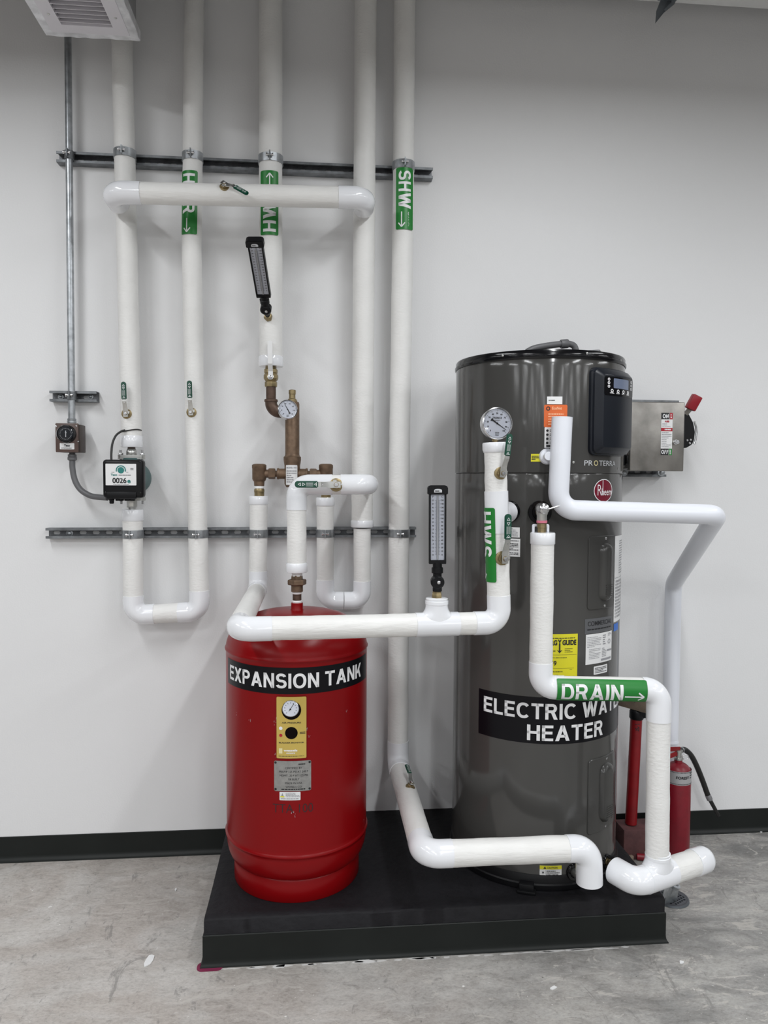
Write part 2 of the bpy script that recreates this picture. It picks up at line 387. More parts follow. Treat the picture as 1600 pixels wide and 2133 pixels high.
class CylMap:      # vertical drum: x runs round the drum, y is height
    two = False
    def __init__(s, C, R, th0=0, z0=0, off=0): s.C, s.R, s.th0, s.z0, s.off = C, R, th0, z0, off
    def __call__(s, x, y):
        t = s.th0+x/s.R; R = s.R+s.off; return V((s.C[0]+R*math.sin(t), s.C[1]-R*math.cos(t), s.z0+y))
class TubeMap:     # x runs along the pipe in direction U, y wraps round it, facing n
    two = True
    def __init__(s, p, U, n, R, off=.003):
        s.p = V(p); s.U = V(U).normalized(); n = V(n); s.N = (n-s.U*n.dot(s.U)).normalized(); s.V = s.N.cross(s.U); s.R, s.off = R, off
    def __call__(s, x, y):
        a = y/s.R; return s.p+s.U*x+(s.V*math.sin(a)+s.N*math.cos(a))*(s.R+s.off)
# ------------------------------------------------------------------ insulated pipe runs
def lerp(a, b, t): return a+(b-a)*t
def straight(a, b, step=.014):
    n = max(2, int((b-a).length/step)); return [lerp(a, b, i/n) for i in range(n+1)]
def bend(c, u, v, R, l0, l1, n=14):
    defl = PI-u.angle(v); t = min(R*math.tan(defl/2), .97*min(l0, l1)); R = t/math.tan(defl/2)
    nrm = (u+v).normalized(); ctr = c+nrm*(t/math.cos(u.angle(v)/2)); a = c+u*t; b = c+v*t
    pa, pb = a-ctr, b-ctr; out = [c+u*l0]
    ang = pa.angle(pb); ax = pa.cross(pb).normalized()
    for i in range(n+1): out.append(ctr+Matrix.Rotation(ang*i/n, 3, ax) @ pa)
    out.append(c+v*l1); return out
def pipe_run(root, pts, r, legs, R=None, caps=(0, 0), ins='insul', bends=None, jit=.0011, cov=.0018, straight_mats=None, cover='pvc', bare=()):
    """straight insulation pieces + glossy elbow covers at every interior corner; caps = length of the end sleeves"""
    pts = [V(p) for p in pts]; R = R or r*1.25; n = len(pts)
    legs = [(0, 0)]+[(l, l) if not isinstance(l, tuple) else l for l in legs]+[(0, 0)]
    for i in range(n-1):
        d = (pts[i+1]-pts[i]).normalized(); a = pts[i]+d*(legs[i][1] if i else caps[0]*.6); b = pts[i+1]-d*(legs[i+1][0] if i < n-2 else caps[1]*.6)
        if (b-a).dot(d) > .004 and i not in bare:
            mname = straight_mats[i] if straight_mats else ins
            MB().sweep(straight(a, b), r, jit=jit).build('insulation', M[mname], root)
    for i in range(1, n-1):
        u = (pts[i-1]-pts[i]).normalized(); v = (pts[i+1]-pts[i]).normalized()
        MB().sweep(bend(pts[i], u, v, R, *legs[i]), r+cov).build('elbow_cover', M[cover], root)
    for k, (e, f) in enumerate(((0, 1), (n-1, n-2))):
        if caps[k]:
            d = (pts[f]-pts[e]).normalized(); L = caps[k]; q = r+.003
            MB().lathe([(q*.6, 0), (q-.002, .0), (q, .003), (q, L-.003), (q-.002, L)], pts[e], d, 28).build('end_sleeve', M['pvc'], root)
def marker(root, p, U, n, R, length, width, fn):
    """green marker band > white lettering ; fn draws on a Flat whose x runs 0..length along U"""
    mp = TubeMap(p, U, n, R, .0034)
    b = Flat().rrect(0, -width/2, length, width/2, .006).build('pipe_marker', M['green'], root, mp, .006)
    f = Flat(); fn(f); f.build('lettering', M['inkw'], b, TubeMap(p, U, n, R, .0042), .006)
# ================================================================== room
W0, W1, YB = -8.5, 10.5, -19.5
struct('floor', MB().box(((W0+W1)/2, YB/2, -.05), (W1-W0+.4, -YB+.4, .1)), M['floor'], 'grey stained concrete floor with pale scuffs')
struct('wall_back', MB().box(((W0+W1)/2, .05, CEIL/2), (W1-W0+.4, .1, CEIL)), M['wall'], 'plain white painted wall behind the pipes and tanks')
struct('wall_front', MB().box(((W0+W1)/2, YB-.05, CEIL/2), (W1-W0+.4, .1, CEIL)), M['room'], 'dark wall across the room')
struct('wall_left', MB().box((W0-.05, YB/2, CEIL/2), (.1, -YB, CEIL)), M['side'], 'plain grey wall at the left end of the room')
struct('wall_right', MB().box((W1+.05, YB/2, CEIL/2), (.1, -YB, CEIL)), M['side'], 'plain grey wall at the right end of the room')
struct('ceiling', MB().box(((W0+W1)/2, YB/2, CEIL+.05), (W1-W0+.4, -YB+.4, .1)), M['ceil'], 'grey ceiling of the room')
PX0, PX1, PF, PH = -.352, 1.1725, -.7265, .153
def cove(x0, x1, name, label):
    mb = MB(); pr = [(0, 0), (-.017, 0), (-.0165, .003), (-.010, .007), (-.005, .014), (-.0035, .024), (-.0032, .1), (-.0018, .1016), (0, .1016)]
    b = bmesh.new(); A = [b.verts.new((x0, y, z)) for y, z in pr]; B = [b.verts.new((x1, y, z)) for y, z in pr]; n = len(pr)
    for i in range(n): b.faces.new((A[i], A[(i+1) % n], B[(i+1) % n], B[i]))
    b.faces.new(A); b.faces.new(B[::-1]); mb.merge(b); struct(name, mb, M['rubber_b'], label)
cove(W0, PX0, 'baseboard_left', 'black rubber baseboard left of the black pad')
cove(PX1, W1, 'baseboard_right', 'black rubber baseboard right of the black pad')
# ================================================================== equipment pad
pad = thing('equipment_pad', 'low black painted concrete pad under the red tank and grey heater', 'pad', ((PX0+PX1)/2, PF/2, 0))
b = bmesh.new(); nx, ny = 90, 44
g = [[None]*(ny+1) for _ in range(nx+1)]
for i in range(nx+1):
    for j in range(ny+1):
        x = PX0+(PX1-PX0)*i/nx; y = PF+(0-PF)*j/ny; z = PH+.0012*noise.noise(V((x*9, y*9, 0)))+.0008*noise.noise(V((x*40, y*40, 3)))
        if j == 0: y += .003*noise.noise(V((x*14, 0, 5))); z -= .006+.004*noise.noise(V((x*22, 1, 1)))
        if j == 1: y = PF+.006+.004*noise.noise(V((x*12, 2, 5)))
        if j == 2: y = PF+.03+.012*noise.noise(V((x*7, 4, 5))); z += .003
        if i in (0, nx): z -= .004+.003*noise.noise(V((y*22, 1, 7)))
        g[i][j] = b.verts.new((x, y, z))
for i in range(nx):
    for j in range(ny): b.faces.new((g[i][j], g[i+1][j], g[i+1][j+1], g[i][j+1]))
def skirt(seq):
    lo = [b.verts.new((v.co.x, v.co.y, 0)) for v in seq]
    for i in range(len(seq)-1): b.faces.new((seq[i], lo[i], lo[i+1], seq[i+1]))
skirt([g[i][0] for i in range(nx+1)]); skirt([g[0][j] for j in range(ny, -1, -1)]); skirt([g[nx][j] for j in range(ny+1)]); skirt([g[i][ny] for i in range(nx, -1, -1)])
mb = MB(); mb.merge(b); mb.build('slab', M['pad'], pad, ang=50)
pr = [(0, 0), (.012, 0), (.0115, .003), (.008, .007), (.0055, .014), (.0042, .024), (.004, .1), (.002, .1025), (0, .1025)]
b = bmesh.new(); path = [(PX0, 0, -1, 0), (PX0, PF, -1, -1), (PX1, PF, 1, -1), (PX1, 0, 1, 0)]
rows = [[b.verts.new((x+sx*o, y+sy*o, z)) for o, z in pr] for x, y, sx, sy in path]
for A, B in zip(rows, rows[1:]):
    for i in range(len(pr)): b.faces.new((A[i], A[(i+1) % len(pr)], B[(i+1) % len(pr)], B[i]))
b.faces.new(rows[0]); b.faces.new(rows[-1][::-1]); mb = MB(); mb.merge(b); mb.build('cove_base', M['rubber'], pad)
# paint and plaster marks on the floor beside the pad
f = MB()
for k in range(30):
    x = PX0+.09+k*.044+random.uniform(-.02, .02); n_ = 9; cx, cy = x, PF-.0185-random.uniform(0, .003); rw, rh = random.uniform(.012, .05), random.uniform(.0015, .006)*(2.2 if k % 7 == 3 else 1)
    f.prism([(cx+rw*math.cos(2*PI*i/n_)*random.uniform(.6, 1.1), cy+rh*math.sin(2*PI*i/n_)*random.uniform(.5, 1.2)) for i in range(n_)], .0002, .0012)
tag(f.build('plaster_smear', M['plaster']), 'pale plaster smears on the floor along the front of the pad', 'smear', None, 'stuff')
f = MB().prism(rrpts(PX0-.022, PF-.026, PX0+.06, PF+.02, .018), .0002, .0014)
tag(f.build('paint_streak', M['pink']), 'dark pink paint streak on the floor at the front left pad corner', 'paint')
# ================================================================== ducts overhead
def zof(px, py, d): return at(px, py, d).z
dd = .34; pL, pR = at(97, 70, dd), at(292, 84, dd); dz = (pL.z+pR.z)/2; dw = pR.x-pL.x; dl = 1.0; dcx = (pL.x+pR.x)/2
duct = thing('air_duct', 'square sheet metal duct overhead at left with white louvred grille', 'duct', (dcx, -dd, dz))
mb = MB().box((dcx, -dd-dl/2, dz+.36+.02), (dw-.02, dl-.02, .72), .003); mb.build('duct_body', M['duct'], duct)
# flange of foil tape round the bottom
ft = MB(); o_ = .0
tw = .036
b = bmesh.new()
def strip_grid(x0, x1, y0, y1, nx_, ny_):
    gg = [[b.verts.new((lerp(x0, x1, i/nx_), lerp(y0, y1, j/ny_), dz-.0045+.0022*noise.noise(V((lerp(x0, x1, i/nx_)*40, lerp(y0, y1, j/ny_)*40, 2))))) for j in range(ny_+1)] for i in range(nx_+1)]
    for i in range(nx_):
        for j in range(ny_): b.faces.new((gg[i][j], gg[i+1][j], gg[i+1][j+1], gg[i][j+1]))
strip_grid(dcx-dw/2, dcx+dw/2, -dd-tw, -dd, 50, 8); strip_grid(dcx-dw/2, dcx-dw/2+tw, -dd-dl, -dd-tw, 8, 90)
strip_grid(dcx+dw/2-tw, dcx+dw/2, -dd-dl, -dd-tw, 8, 90); strip_grid(dcx-dw/2+tw, dcx+dw/2-tw, -dd-dl, -dd-dl+tw, 40, 8)
ft.merge(b); ft.box((dcx, -dd-.001, dz+.012), (dw, .003, .03)); ft.box((dcx-dw/2, -dd-dl/2, dz+.012), (.003, dl, .03)); ft.box((dcx+dw/2, -dd-dl/2, dz+.012), (.003, dl, .03))
ft.build('foil_tape', M['foil'], duct)
gx0, gx1, gy0, gy1 = dcx-dw/2+.028, dcx+dw/2-.028, -dd-dl+.028, -dd-.028
ix0, ix1, iy0, iy1 = gx0+.045, gx1-.045, gy0+.045, gy1-.045
mb = MB().prism([(gx0, gy0), (gx1, gy0), (gx1, gy1), (gx0, gy1)], dz-.0062, dz+.004, holes=[[(ix0, iy0), (ix0, iy1), (ix1, iy1), (ix1, iy0)]])
gr = mb.build('grille_frame', M['grille'], duct)
nl = int((iy1-iy0)/.0235)
lv = MB()
for k in range(nl):
    y = iy1-.012-k*.0235
    lv.box((0, 0, 0), (ix1-ix0, .0016, .025), 0, Matrix.Translation((dcx, y, dz+.006)) @ Matrix.Rotation(math.radians(-20), 4, 'X'))
lv.build('louvres', M['grille'], gr)
MB().box((dcx, (iy0+iy1)/2, dz+.05), (ix1-ix0+.02, iy1-iy0+.02, .004)).build('throat', M['bracket'], duct)
for sx in (gx0+.022, gx1-.022):
    for k in range(3): MB().lathe([(.005, 0), (.005, .001), (.002, .003)], (sx, gy1-.10-k*.3, dz-.006), (0, 0, -1), 14).build('screw', M['steel'], gr)
bz = zof(1470, 11, .16)
bl, br = at(1330, -3, .16), at(1600, 20, .16)
mb = MB().box((2.4, -.16-.30, bz+.2), (2.4+1.55, .6, .4), .004)
tag(mb.build('ceiling_duct', M['white2']), 'pale painted duct overhead at the top right corner', 'duct', None)
hp_ = at(1385, 20, .2)
hang = thing('hanger_bracket', 'dark steel angle bracket hanging from the pale duct at top right', 'bracket', hp_)
def pxpoly(pts, d):     # outline given at one true distance from the wall
    return [at(x, y, d) for x, y in pts]
for nm, pts, d, t in (('angle_web', ((1381, -14), (1398, -14), (1398, 8), (1365, 49), (1367, 24)), .20, .006), ('angle_flange', ((1398, -14), (1412, -14), (1404, 10), (1384, 26), (1382, 22), (1398, 6)), .222, .006)):
    q = pxpoly(pts, d); mb = MB(); mb.prism([(p.x, p.z) for p in q], 0, t, Matrix.Translation((0, -d, 0)) @ Matrix.Rotation(PI/2, 4, 'X')); mb.build(nm, M['bracket'], hang)
p = at(1396, 0, .21); mb = MB(); mb.box((p.x, -.215, bz-.004), (.075, .07, .006), .001).box((p.x, -.215, bz-.014), (.02, .03, .02), .001); mb.build('mounting_plate', M['bracket'], hang)
# ================================================================== strut channels
def strut(xa, xb, za, zb, label, slots=True, mt='galvd', flip=False):
    """41 mm channel, open side to the room, back plate slotted"""
    root = thing('strut_channel', label, 'strut', ((xa+xb)/2, 0, (za+zb)/2), 'slotted strut channels on the wall')
    L = xb-xa; H = .0413; tt = .0028; ang = math.atan2(zb-za, L)
    T = Matrix.Translation(((xa+xb)/2, 0, (za+zb)/2)) @ Matrix.Rotation(-ang, 4, 'Y')
    pr = [(0, -H/2), (-H, -H/2), (-H, -H/2+.0095), (-H+.007, -H/2+.0095), (-H+.007, -H/2+.0095-tt), (-H+tt, -H/2+.0095-tt), (-H+tt, -H/2+tt), (-tt, -H/2+tt)]
    full = pr+[(y, -z) for y, z in pr[::-1]]
    # two side lips (with the returns), then the slotted web
    for sgn in (1, -1):
        mb = MB(); mb.prism([(y, sgn*z) for y, z in pr]+[(0, sgn*(-H/2+tt))], -L/2, L/2, T @ Matrix(((0, 0, 1, 0), (1, 0, 0, 0), (0, 1, 0, 0), (0, 0, 0, 1))))
        mb.build('side_wall', M[mt], root)
    holes = []
    if slots:
        n = int(L/.0508)
        for k in range(n): holes.append(oval(-L/2+.03+k*.0508, 0, .028, .0135)[::-1])
    mb = MB(); mb.prism([(-L/2, -H/2+tt), (L/2, -H/2+tt), (L/2, H/2-tt), (-L/2, H/2-tt)], .0015, .0045, T @ Matrix.Rotation(PI/2, 4, 'X'), holes=holes)
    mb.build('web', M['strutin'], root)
    return root, T
a1, c1 = at(117, 337, .041), at(902, 371, .041)
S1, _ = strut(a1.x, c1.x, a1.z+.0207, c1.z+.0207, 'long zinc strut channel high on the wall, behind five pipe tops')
UZ = lambda x: a1.z+.0207+(c1.z-a1.z)*(x-a1.x)/(c1.x-a1.x)
a2, c2 = at(95, 1122, .041), at(867, 1119, .041)
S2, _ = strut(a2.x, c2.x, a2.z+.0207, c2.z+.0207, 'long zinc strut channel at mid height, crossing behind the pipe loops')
LZ2 = lambda x: a2.z+.0207+(c2.z-a2.z)*(x-a2.x)/(c2.x-a2.x)
a3, c3 = at(103, 836, .041), at(201, 837, .041)
S3, _ = strut(a3.x, c3.x, a3.z+.0207, c3.z+.0207, 'short zinc strut piece behind the thin conduit above the brown timer box')
for k, (px, py) in enumerate(((126, 826), (188, 826))):
    p = at(px, py, .012); MB().lathe([(.011, 0), (.011, .004), (.006, .0045), (.006, .010), (.003, .012)], (p.x, -.004, p.z), (0, -1, 0), 14).build('anchor_bolt', M['galv'], S3)
p = at(144, 1111, .012); MB().lathe([(.014, 0), (.014, .003), (.008, .004), (.008, .012), (.004, .014)], (p.x, -.004, p.z), (0, -1, 0), 16).build('anchor_bolt', M['galv'], S2)
a4, c4 = at(1300, 852, .041), at(1414, 855, .041)
strut(a4.x-.2, c4.x, a4.z+.0207, c4.z+.0207, 'zinc strut channel behind the top edge of the stainless switch box', True)
a5, c5 = at(1296, 993, .041), at(1388, 993, .041)
S5, _ = strut(a5.x-.2, c5.x, a5.z+.0207, c5.z+.0207, 'zinc strut channel under the bottom edge of the stainless switch box', True)
for px in (1301, 1379):
    p = at(px, 984, .05); MB().lathe([(.016, 0), (.016, .004), (.008, .0045), (.008, .012), (.004, .014)], (p.x, -.042, p.z), (0, -1, 0), 20).build('washer_bolt', M['galv'], S5)
# ================================================================== insulated pipes
PG = 'white insulated pipes'
def upto(p, q, z): return p+(q-p)*((z-p.z)/(q.z-p.z))
# --- left riser down to the circulator
rA = .0387; A0, A1 = at(254.5, 94, .081), at(275, 918, .081)
Atop = upto(A0, A1, CEIL); Abot = at(274.5, 932, .081)
pA = thing('insulated_pipe', 'leftmost white insulated pipe, dropping from the ceiling to the circulator pump', 'pipe', Abot, PG)
pipe_run(pA, [Abot, Atop], rA, [], caps=(.045, 0))
# --- pump outlet loop and second riser
rB = .0372
B = [at(276.5, 1061, .081), at(278, 1281, .081), at(416, 1274, .081), at(413, 1120, .081), at(406, 900, .081), at(399.5, 520, .081)]
B.append(upto(at(404.6, 0, .081), B[-1], CEIL))
pB = thing('insulated_pipe', 'white insulated pipe looping in a U under the circulator pump and rising alongside', 'pipe', B[1], PG)
pipe_run(pB, [B[0], B[1], B[2], B[3]], rB+.001, [(.078, .082), (.082, .085)], caps=(.045, 0))
mb = MB(); pts = []
for q0, q1 in zip(B[3:], B[4:]): pts += straight(q0, q1)[(0 if q0 is B[3] else 1):]
mb.sweep(pts, rB, jit=.0013); mb.build('insulation', M['insul'], pB)
dn = V((0, 0, -1)); upv = V((0, 0, 1)); front = V((-.12, -1, 0))
m0 = at(401.5, 363, .081); m1 = at(400, 494, .081)
marker(pB, m0, m1-m0, (-.25, -1, 0), rB, (m1-m0).length, .066, lambda f: f.big('HWR', .012, -.0225, .045, w=.15, align='L').arrow(.18, .232, -.004, .0042, .016))
# --- third riser
rC = .0452; C0, C1 = at(563.5, 0, .087), at(564.5, 752, .087); Cb = at(564.5, 764, .087)
pC = thing('insulated_pipe', 'white insulated pipe with slanted thermometer, ending above brass valve and elbow', 'pipe', Cb, PG)
pipe_run(pC, [Cb, upto(C0, C1, CEIL)], rC, [], caps=(.04, 0))
m0 = at(563.5, 497, .087); m1 = at(563.5, 365, .087)
marker(pC, m0, m1-m0, (-.05, -1, 0), rC, (m1-m0).length, .070, lambda f: f.big('HW', .012, -.0245, .047, w=.118, align='L').arrow(.165, .232, -.002, .0042, .016))
# --- fourth riser
rD = .0428; D0, D1 = at(762, 0, .09), at(755.5, 1060, .09); Db = at(754.5, 1098, .09)
pD = thing('insulated_pipe', 'white insulated pipe dropping from the ceiling to a stepped end below the tank connection', 'pipe', Db, PG)
pipe_run(pD, [Db, upto(D0, D1, CEIL)], rD, [], caps=(.028, 0))
# --- fifth riser, forward run and low front run
rE = .0418
E_ = [upto(at(843, 0, .083), at(840, 430, .083), CEIL), at(840, 430, .083), at(831.5, 1000, .083), at(829, 1592, .083), at(884, 1784, .805), at(1226, 1772, .80), at(1228, 1838, .80)]
E_[4].z = E_[3].z-.006; E_[5].z = E_[3].z-.010
pE = thing('insulated_pipe', 'long white insulated pipe with SHW marker, turning forward and along the heater foot', 'pipe', E_[3], PG)
mb = MB(); mb.sweep(straight(E_[0], E_[1])+straight(E_[1], E_[2])[1:]+straight(E_[2], E_[3]+V((0, 0, .07)))[1:], rE, jit=.0013); mb.build('insulation', M['insul'], pE)
pipe_run(pE, E_[3:], rE-.001, [(.088, .088), (.072, (E_[6]-E_[5]).length)], ins='insul_h')
MB().sweep(bend(E_[3], upv, (E_[4]-E_[3]).normalized(), rE*1.3, .10, .085), rE+.002).build('elbow_cover', M['pvc'], pE)
m0 = at(840.5, 358, .083); m1 = at(840, 485, .083)
def f_shw(f):
    f.big('SHW', .012, -.0235, .046, w=.146, align='L').arrow(.17, .228, -.012, .0042, .016)
    for k in range(14): f.disc(.172+k*.004, .012+.003*random.random(), random.uniform(.0006, .0018), 8)
marker(pE, m0, m1-m0, (.03, -1, 0), rE, (m1-m0).length, .070, f_shw)
# --- crossover between first and fourth riser
rX = .0388; X1, X2 = at(232.5, 401, .25), at(761, 412, .25)
X0 = V((X1.x, -.10, X1.z)); X3 = V((X2.x, -.11, X2.z))
pX = thing('insulated_pipe', 'horizontal white insulated pipe bridging in front of three risers near the top strut', 'pipe', (X1+X2)/2, PG)
pipe_run(pX, [X0, X1, X2, X3], rX, [(.10, .105), (.10, .10)], ins='insul_h', R=.047, bare=(0, 2))
# --- lower U between mixing valve and fourth riser
rU = .0345; U = [at(677.5, 1036, .077), at(677.5, 1251, .077), at(754.6, 1251, .077), at(754.6, 1100, .09)]
U[2].y = U[1].y; 
pU = thing('insulated_pipe', 'short white U shaped insulated pipe beside the red tank top, joining the mixing valve', 'pipe', U[1], PG)
pipe_run(pU, U, rU, [(.085, .0735), (.0735, .082)], caps=(.034, 0))
# --- hot supply: wall drop, forward run, front run and riser
rG = .0352
G = [at(539, 1033, .077), at(537.5, 1228, .077), at(495.5, 1311, .87), at(1040, 1297, .79), at(1031.5, 922, .79)]
G[2].x = G[1].x
pG = thing('insulated_pipe', 'white insulated pipe crossing before the red tank and rising with HWS marker', 'pipe', G[2], PG)
tee_x = at(908.5, 1299, .80).x
pipe_run(pG, G[:2]+[G[2]], rG, [(.075, .085)], caps=(.034, 0), bare=(1,))
d12 = (G[2]-G[1]).normalized()
MB().sweep(straight(G[1]+d12*.085, G[2]-d12*.075), rG, jit=.001).build('insulation', M['insul'], pG)
hd = (G[3]-G[2]).normalized()
MB().sweep(bend(G[2], -d12, hd, .046, .075, .10), rG+.0018).build('elbow_cover', M['pvc'], pG)
tc_ = G[2]+hd*((tee_x-G[2].x)/hd.x)
MB().sweep(straight(G[2]+hd*.10, tc_-hd*.037), rG, jit=.0013).build('insulation', M['insul_h'], pG)
MB().sweep(straight(tc_+hd*.037, G[3]-hd*.075), rG, jit=.001).build('insulation', M['insul_h'], pG)
rv = (G[4]-G[3]).normalized()
MB().sweep(bend(G[3], -hd, rv, .045, .083, .088), rG+.0018).build('elbow_cover', M['pvc'], pG)
def tee_mb(c, d, L, r, bd, BL, br):
    mb = MB(); mb.sweep(straight(c-d*L, c+d*L, .02), r)
    d = d.normalized(); bd = bd.normalized(); e = d.cross(bd); prev = None
    for q, h, k in ((br, 0, 1.75), (br, r*.62, 1.75), (br, r*.80, 1.55), (br, r*.95, 1.32), (br, r*1.1, 1.16), (br, r*1.3, 1.05), (br, r*1.5, 1), (br, BL-.02, 1), (br+.0015, BL-.019, 1), (br+.0015, BL-.009, 1), (br-.001, BL-.008, 1), (br, BL-.002, 1), (br-.004, BL, 1)):
        ring = [mb.bm.verts.new(c+bd*h+d*(q*k*math.cos(2*PI*i/32))+e*(q*math.sin(2*PI*i/32)*min(1, 1.0))) for i in range(32)]
        if prev:
            for i in range(32): mb.bm.faces.new((prev[i], prev[(i+1) % 32], ring[(i+1) % 32], ring[i]))
        prev = ring
    mb.bm.faces.new(prev); return mb
tee_mb(tc_, hd, .068, rG+.0022, upv, .083, .0345).build('tee_cover', M['pvc'], pG)
hv = at(1062, 1066, .69); tz0, tz1 = at(1036, 1110, .79).z, at(1034, 1023, .79).z
rp = lambda z: upto(G[3], G[4], z)
MB().sweep(straight(G[3]+rv*.088, rp(tz0)), rG+.0006, jit=.0012).build('insulation', M['insul'], pG)
MB().sweep(straight(rp(tz1), G[4]-rv*.025), rG, jit=.0022).build('insulation', M['insul'], pG)
tcn = rp(hv.z); bdir = (V((hv.x, hv.y, hv.z))-tcn).normalized()
mb = MB(); mb.sweep(straight(rp(tz0), rp(tz1)), rG+.002); mb.lathe([(.036, 0), (.036, .03), (.034, .04), (.034, .10)], tcn, bdir, 30); mb.build('tee_cover', M['pvc'], pG)
MB().lathe([(.02, 0), (rG+.003, .0), (rG+.0045, .004), (rG+.0045, .022), (rG+.0015, .030), (rG+.0005, .031)], G[4], -rv, 30).build('end_sleeve', M['pvc'], pG)
m0 = at(1020, 1058, .82); m1 = at(1030, 1211, .82)
mz0, mz1 = at(1022, 1057, .8).z, at(1022, 1211, .8).z
def f_hws(f): f.big('HWS', .012, -.026, .05, w=.142, align='L').arrow(.175, .222, -.01, .0042, .016)
marker(pG, rp(mz0), -rv, (-.985, -.17, 0), rG, (mz0-mz1)/rv.z, .072, f_hws)
# --- tank connection: riser from the red tank, elbow, run to fourth riser
rT = .0345; TC = at(619, 1500, .437)
TC = V((TC.x, -.437, 0)); T0 = at(618.5, 1192, .437); T1 = at(618, 1010, .437); T2 = at(768, 1009, .45); 
T0.x = T1.x = TC.x-.001
T3 = V((at(757, 1010, .09).x+.004, -.12, T2.z))
pT = thing('insulated_pipe', 'white insulated pipe from the red tank neck turning right to the fourth riser', 'pipe', T0, PG)
pipe_run(pT, [T0, T1, T2], rT, [(.088, .125)], caps=(.034, 0), bare=(1,))
dT = (T2-T1).normalized(); dT3 = (T3-T2).normalized()
MB().sweep(straight(T1+dT*.123, T2-dT*.095), rT, jit=.001).build('insulation', M['insul_h'], pT)
MB().sweep(bend(T2, -dT, dT3, .040, .098, .29), rT+.0018).build('elbow_cover', M['pvc'], pT)
u0 = V((TC.x, TC.y, T0.z)); zt = at(622, 1255, .437).z
mb = MB(); zz = lambda py: at(621, py, .437).z
mb.hexnut((TC.x, TC.y, zz(1222)), (TC.x, TC.y, zz(1198)), .021, .3); mb.hexnut((TC.x, TC.y, zz(1218)), (TC.x, TC.y, zz(1207)), .0335, .2); mb.lathe([(.021, 0), (.021, .022), (.018, .024)], (TC.x, TC.y, zz(1232)), (0, 0, 1), 20)
mb.build('union_fitting', M['bronze'], pT)
MB().cyl((TC.x, TC.y, zz(1252)), (TC.x, TC.y, zz(1230)), .0155).build('nipple', M['bronzed'], pT)
for y0_, y1_, r_ in ((1237, 1231.5, .0168), (1256, 1250, .0168), (1200, 1193, .0185)): MB().lathe([(r_-.001, 0), (r_, .001), (r_-.0005, .004), (r_+.0006, .006), (r_-.001, (zz(y1_)-zz(y0_)))], (TC.x, TC.y, zz(y0_)), (0, 0, 1), 22).build('thread_tape', M['tape'], pT)
# --- relief drain line
rR = .0366; R0 = at(1125, 1109, .76); R1 = at(1126, 1431, .76); R2 = at(1372.5, 1436, .81); R3 = at(1373, 1827, .835)
R0.x = R1.x; R3.x = R2.x; R3.y = -.825
pR_ = thing('insulated_pipe', 'white insulated drain pipe with DRAIN marker, running from the relief valve to a low tee', 'pipe', R3, PG)
pipe_run(pR_, [R0, R1, R2, R3+V((0, 0, .06))], rR, [(.082, .075), (.052, .10)], caps=(.038, 0), ins='insul', straight_mats=['insul', 'insul_h', 'insul'])
dd_ = (R2-R1).normalized(); m0 = at(1158, 1434, .80); m1 = at(1353, 1437, .84)
k0 = (m0-R1).dot(dd_); k1 = (m1-R1).dot(dd_)
k0, k1 = k0+.004, k1-.006
def f_drain(f): f.big('DRAIN', .014, -.026, .050, w=.193, align='L').arrow(.212, .272, -.011, .0046, .017)
marker(pR_, R1+dd_*k0, dd_, (0, -1, -.10), rR, k1-k0, .084, f_drain)
RT = R3; qR = atz(1471, 1788, RT.z); qL = atz(1339, 1844, RT.z)
rdir = (qR-RT); rdir.z = 0; rdir.normalize(); cL = RT-rdir*.092
q2 = atz(1281, 1813, RT.z); ldir = (q2-cL); ldir.z = 0; Ll = ldir.length; ldir.normalize(); rQ = .0415
mb = tee_mb(RT+rdir*.003, rdir, .059, rQ+.002, upv, .078, rR+.002)
mb.build('tee_cover', M['pvc'], pR_)
MB().sweep(bend(cL, rdir, ldir, .05, .038, Ll), rQ+.001).build('elbow_cover', M['pvc'], pR_)
e1 = RT+rdir*.062; Lr = (qR-RT).length
MB().sweep(straight(e1, RT+rdir*(Lr-.06)), rQ, jit=.001).build('insulation', M['insul_h'], pR_)
MB().lathe([(rQ+.0015, 0), (rQ+.0018, .002), (rQ+.0018, .052), (rQ-.004, .066), (rQ-.016, .074), (rQ-.03, .077)], RT+rdir*(Lr-.065), rdir, 32).build('end_cap', M['pvc'], pR_)
# --- bare white condensate pipe
rK = .0335
K = [at(1170, 869, .70), at(1162, 1062, .70), at(1494, 1072, .685), at(1403, 1216, .075), V((0, 0, 0))]
K[0].x += .002; K[3].x = K[3].x; K[4] = V((at(1392, 1700, .075).x, -.075, 0.0))
pK = thing('condensate_pipe', 'smooth bare white plastic pipe running past the heater and down to the floor', 'pipe', K[4])
mb = MB(); path = [K[0]]
for i in range(1, 4):
    u = (K[i-1]-K[i]).normalized(); v = (K[i+1]-K[i]).normalized(); path += bend(K[i], u, v, (.062, .045, .06)[i-1], .10, .10)
path.append(K[4]); mb.sweep(path, rK, seg=36); mb.build('pipe', M['pvcpipe'], pK)
MB().lathe([(rK*.7, -.003), (rK-.004, .0006), (rK-.001, .0002), (rK+.0004, -.002)], K[0], (K[0]-K[1]).normalized(), 32).build('end_cap', M['pvcpipe'], pK)
zj = at(1395, 1542, .09).z; MB().cyl(upto(K[3], K[4], zj), upto(K[3], K[4], zj-.012), rK+.0006, rK+.0026, 30).build('coupling_edge', M['pvcpipe'], pK)
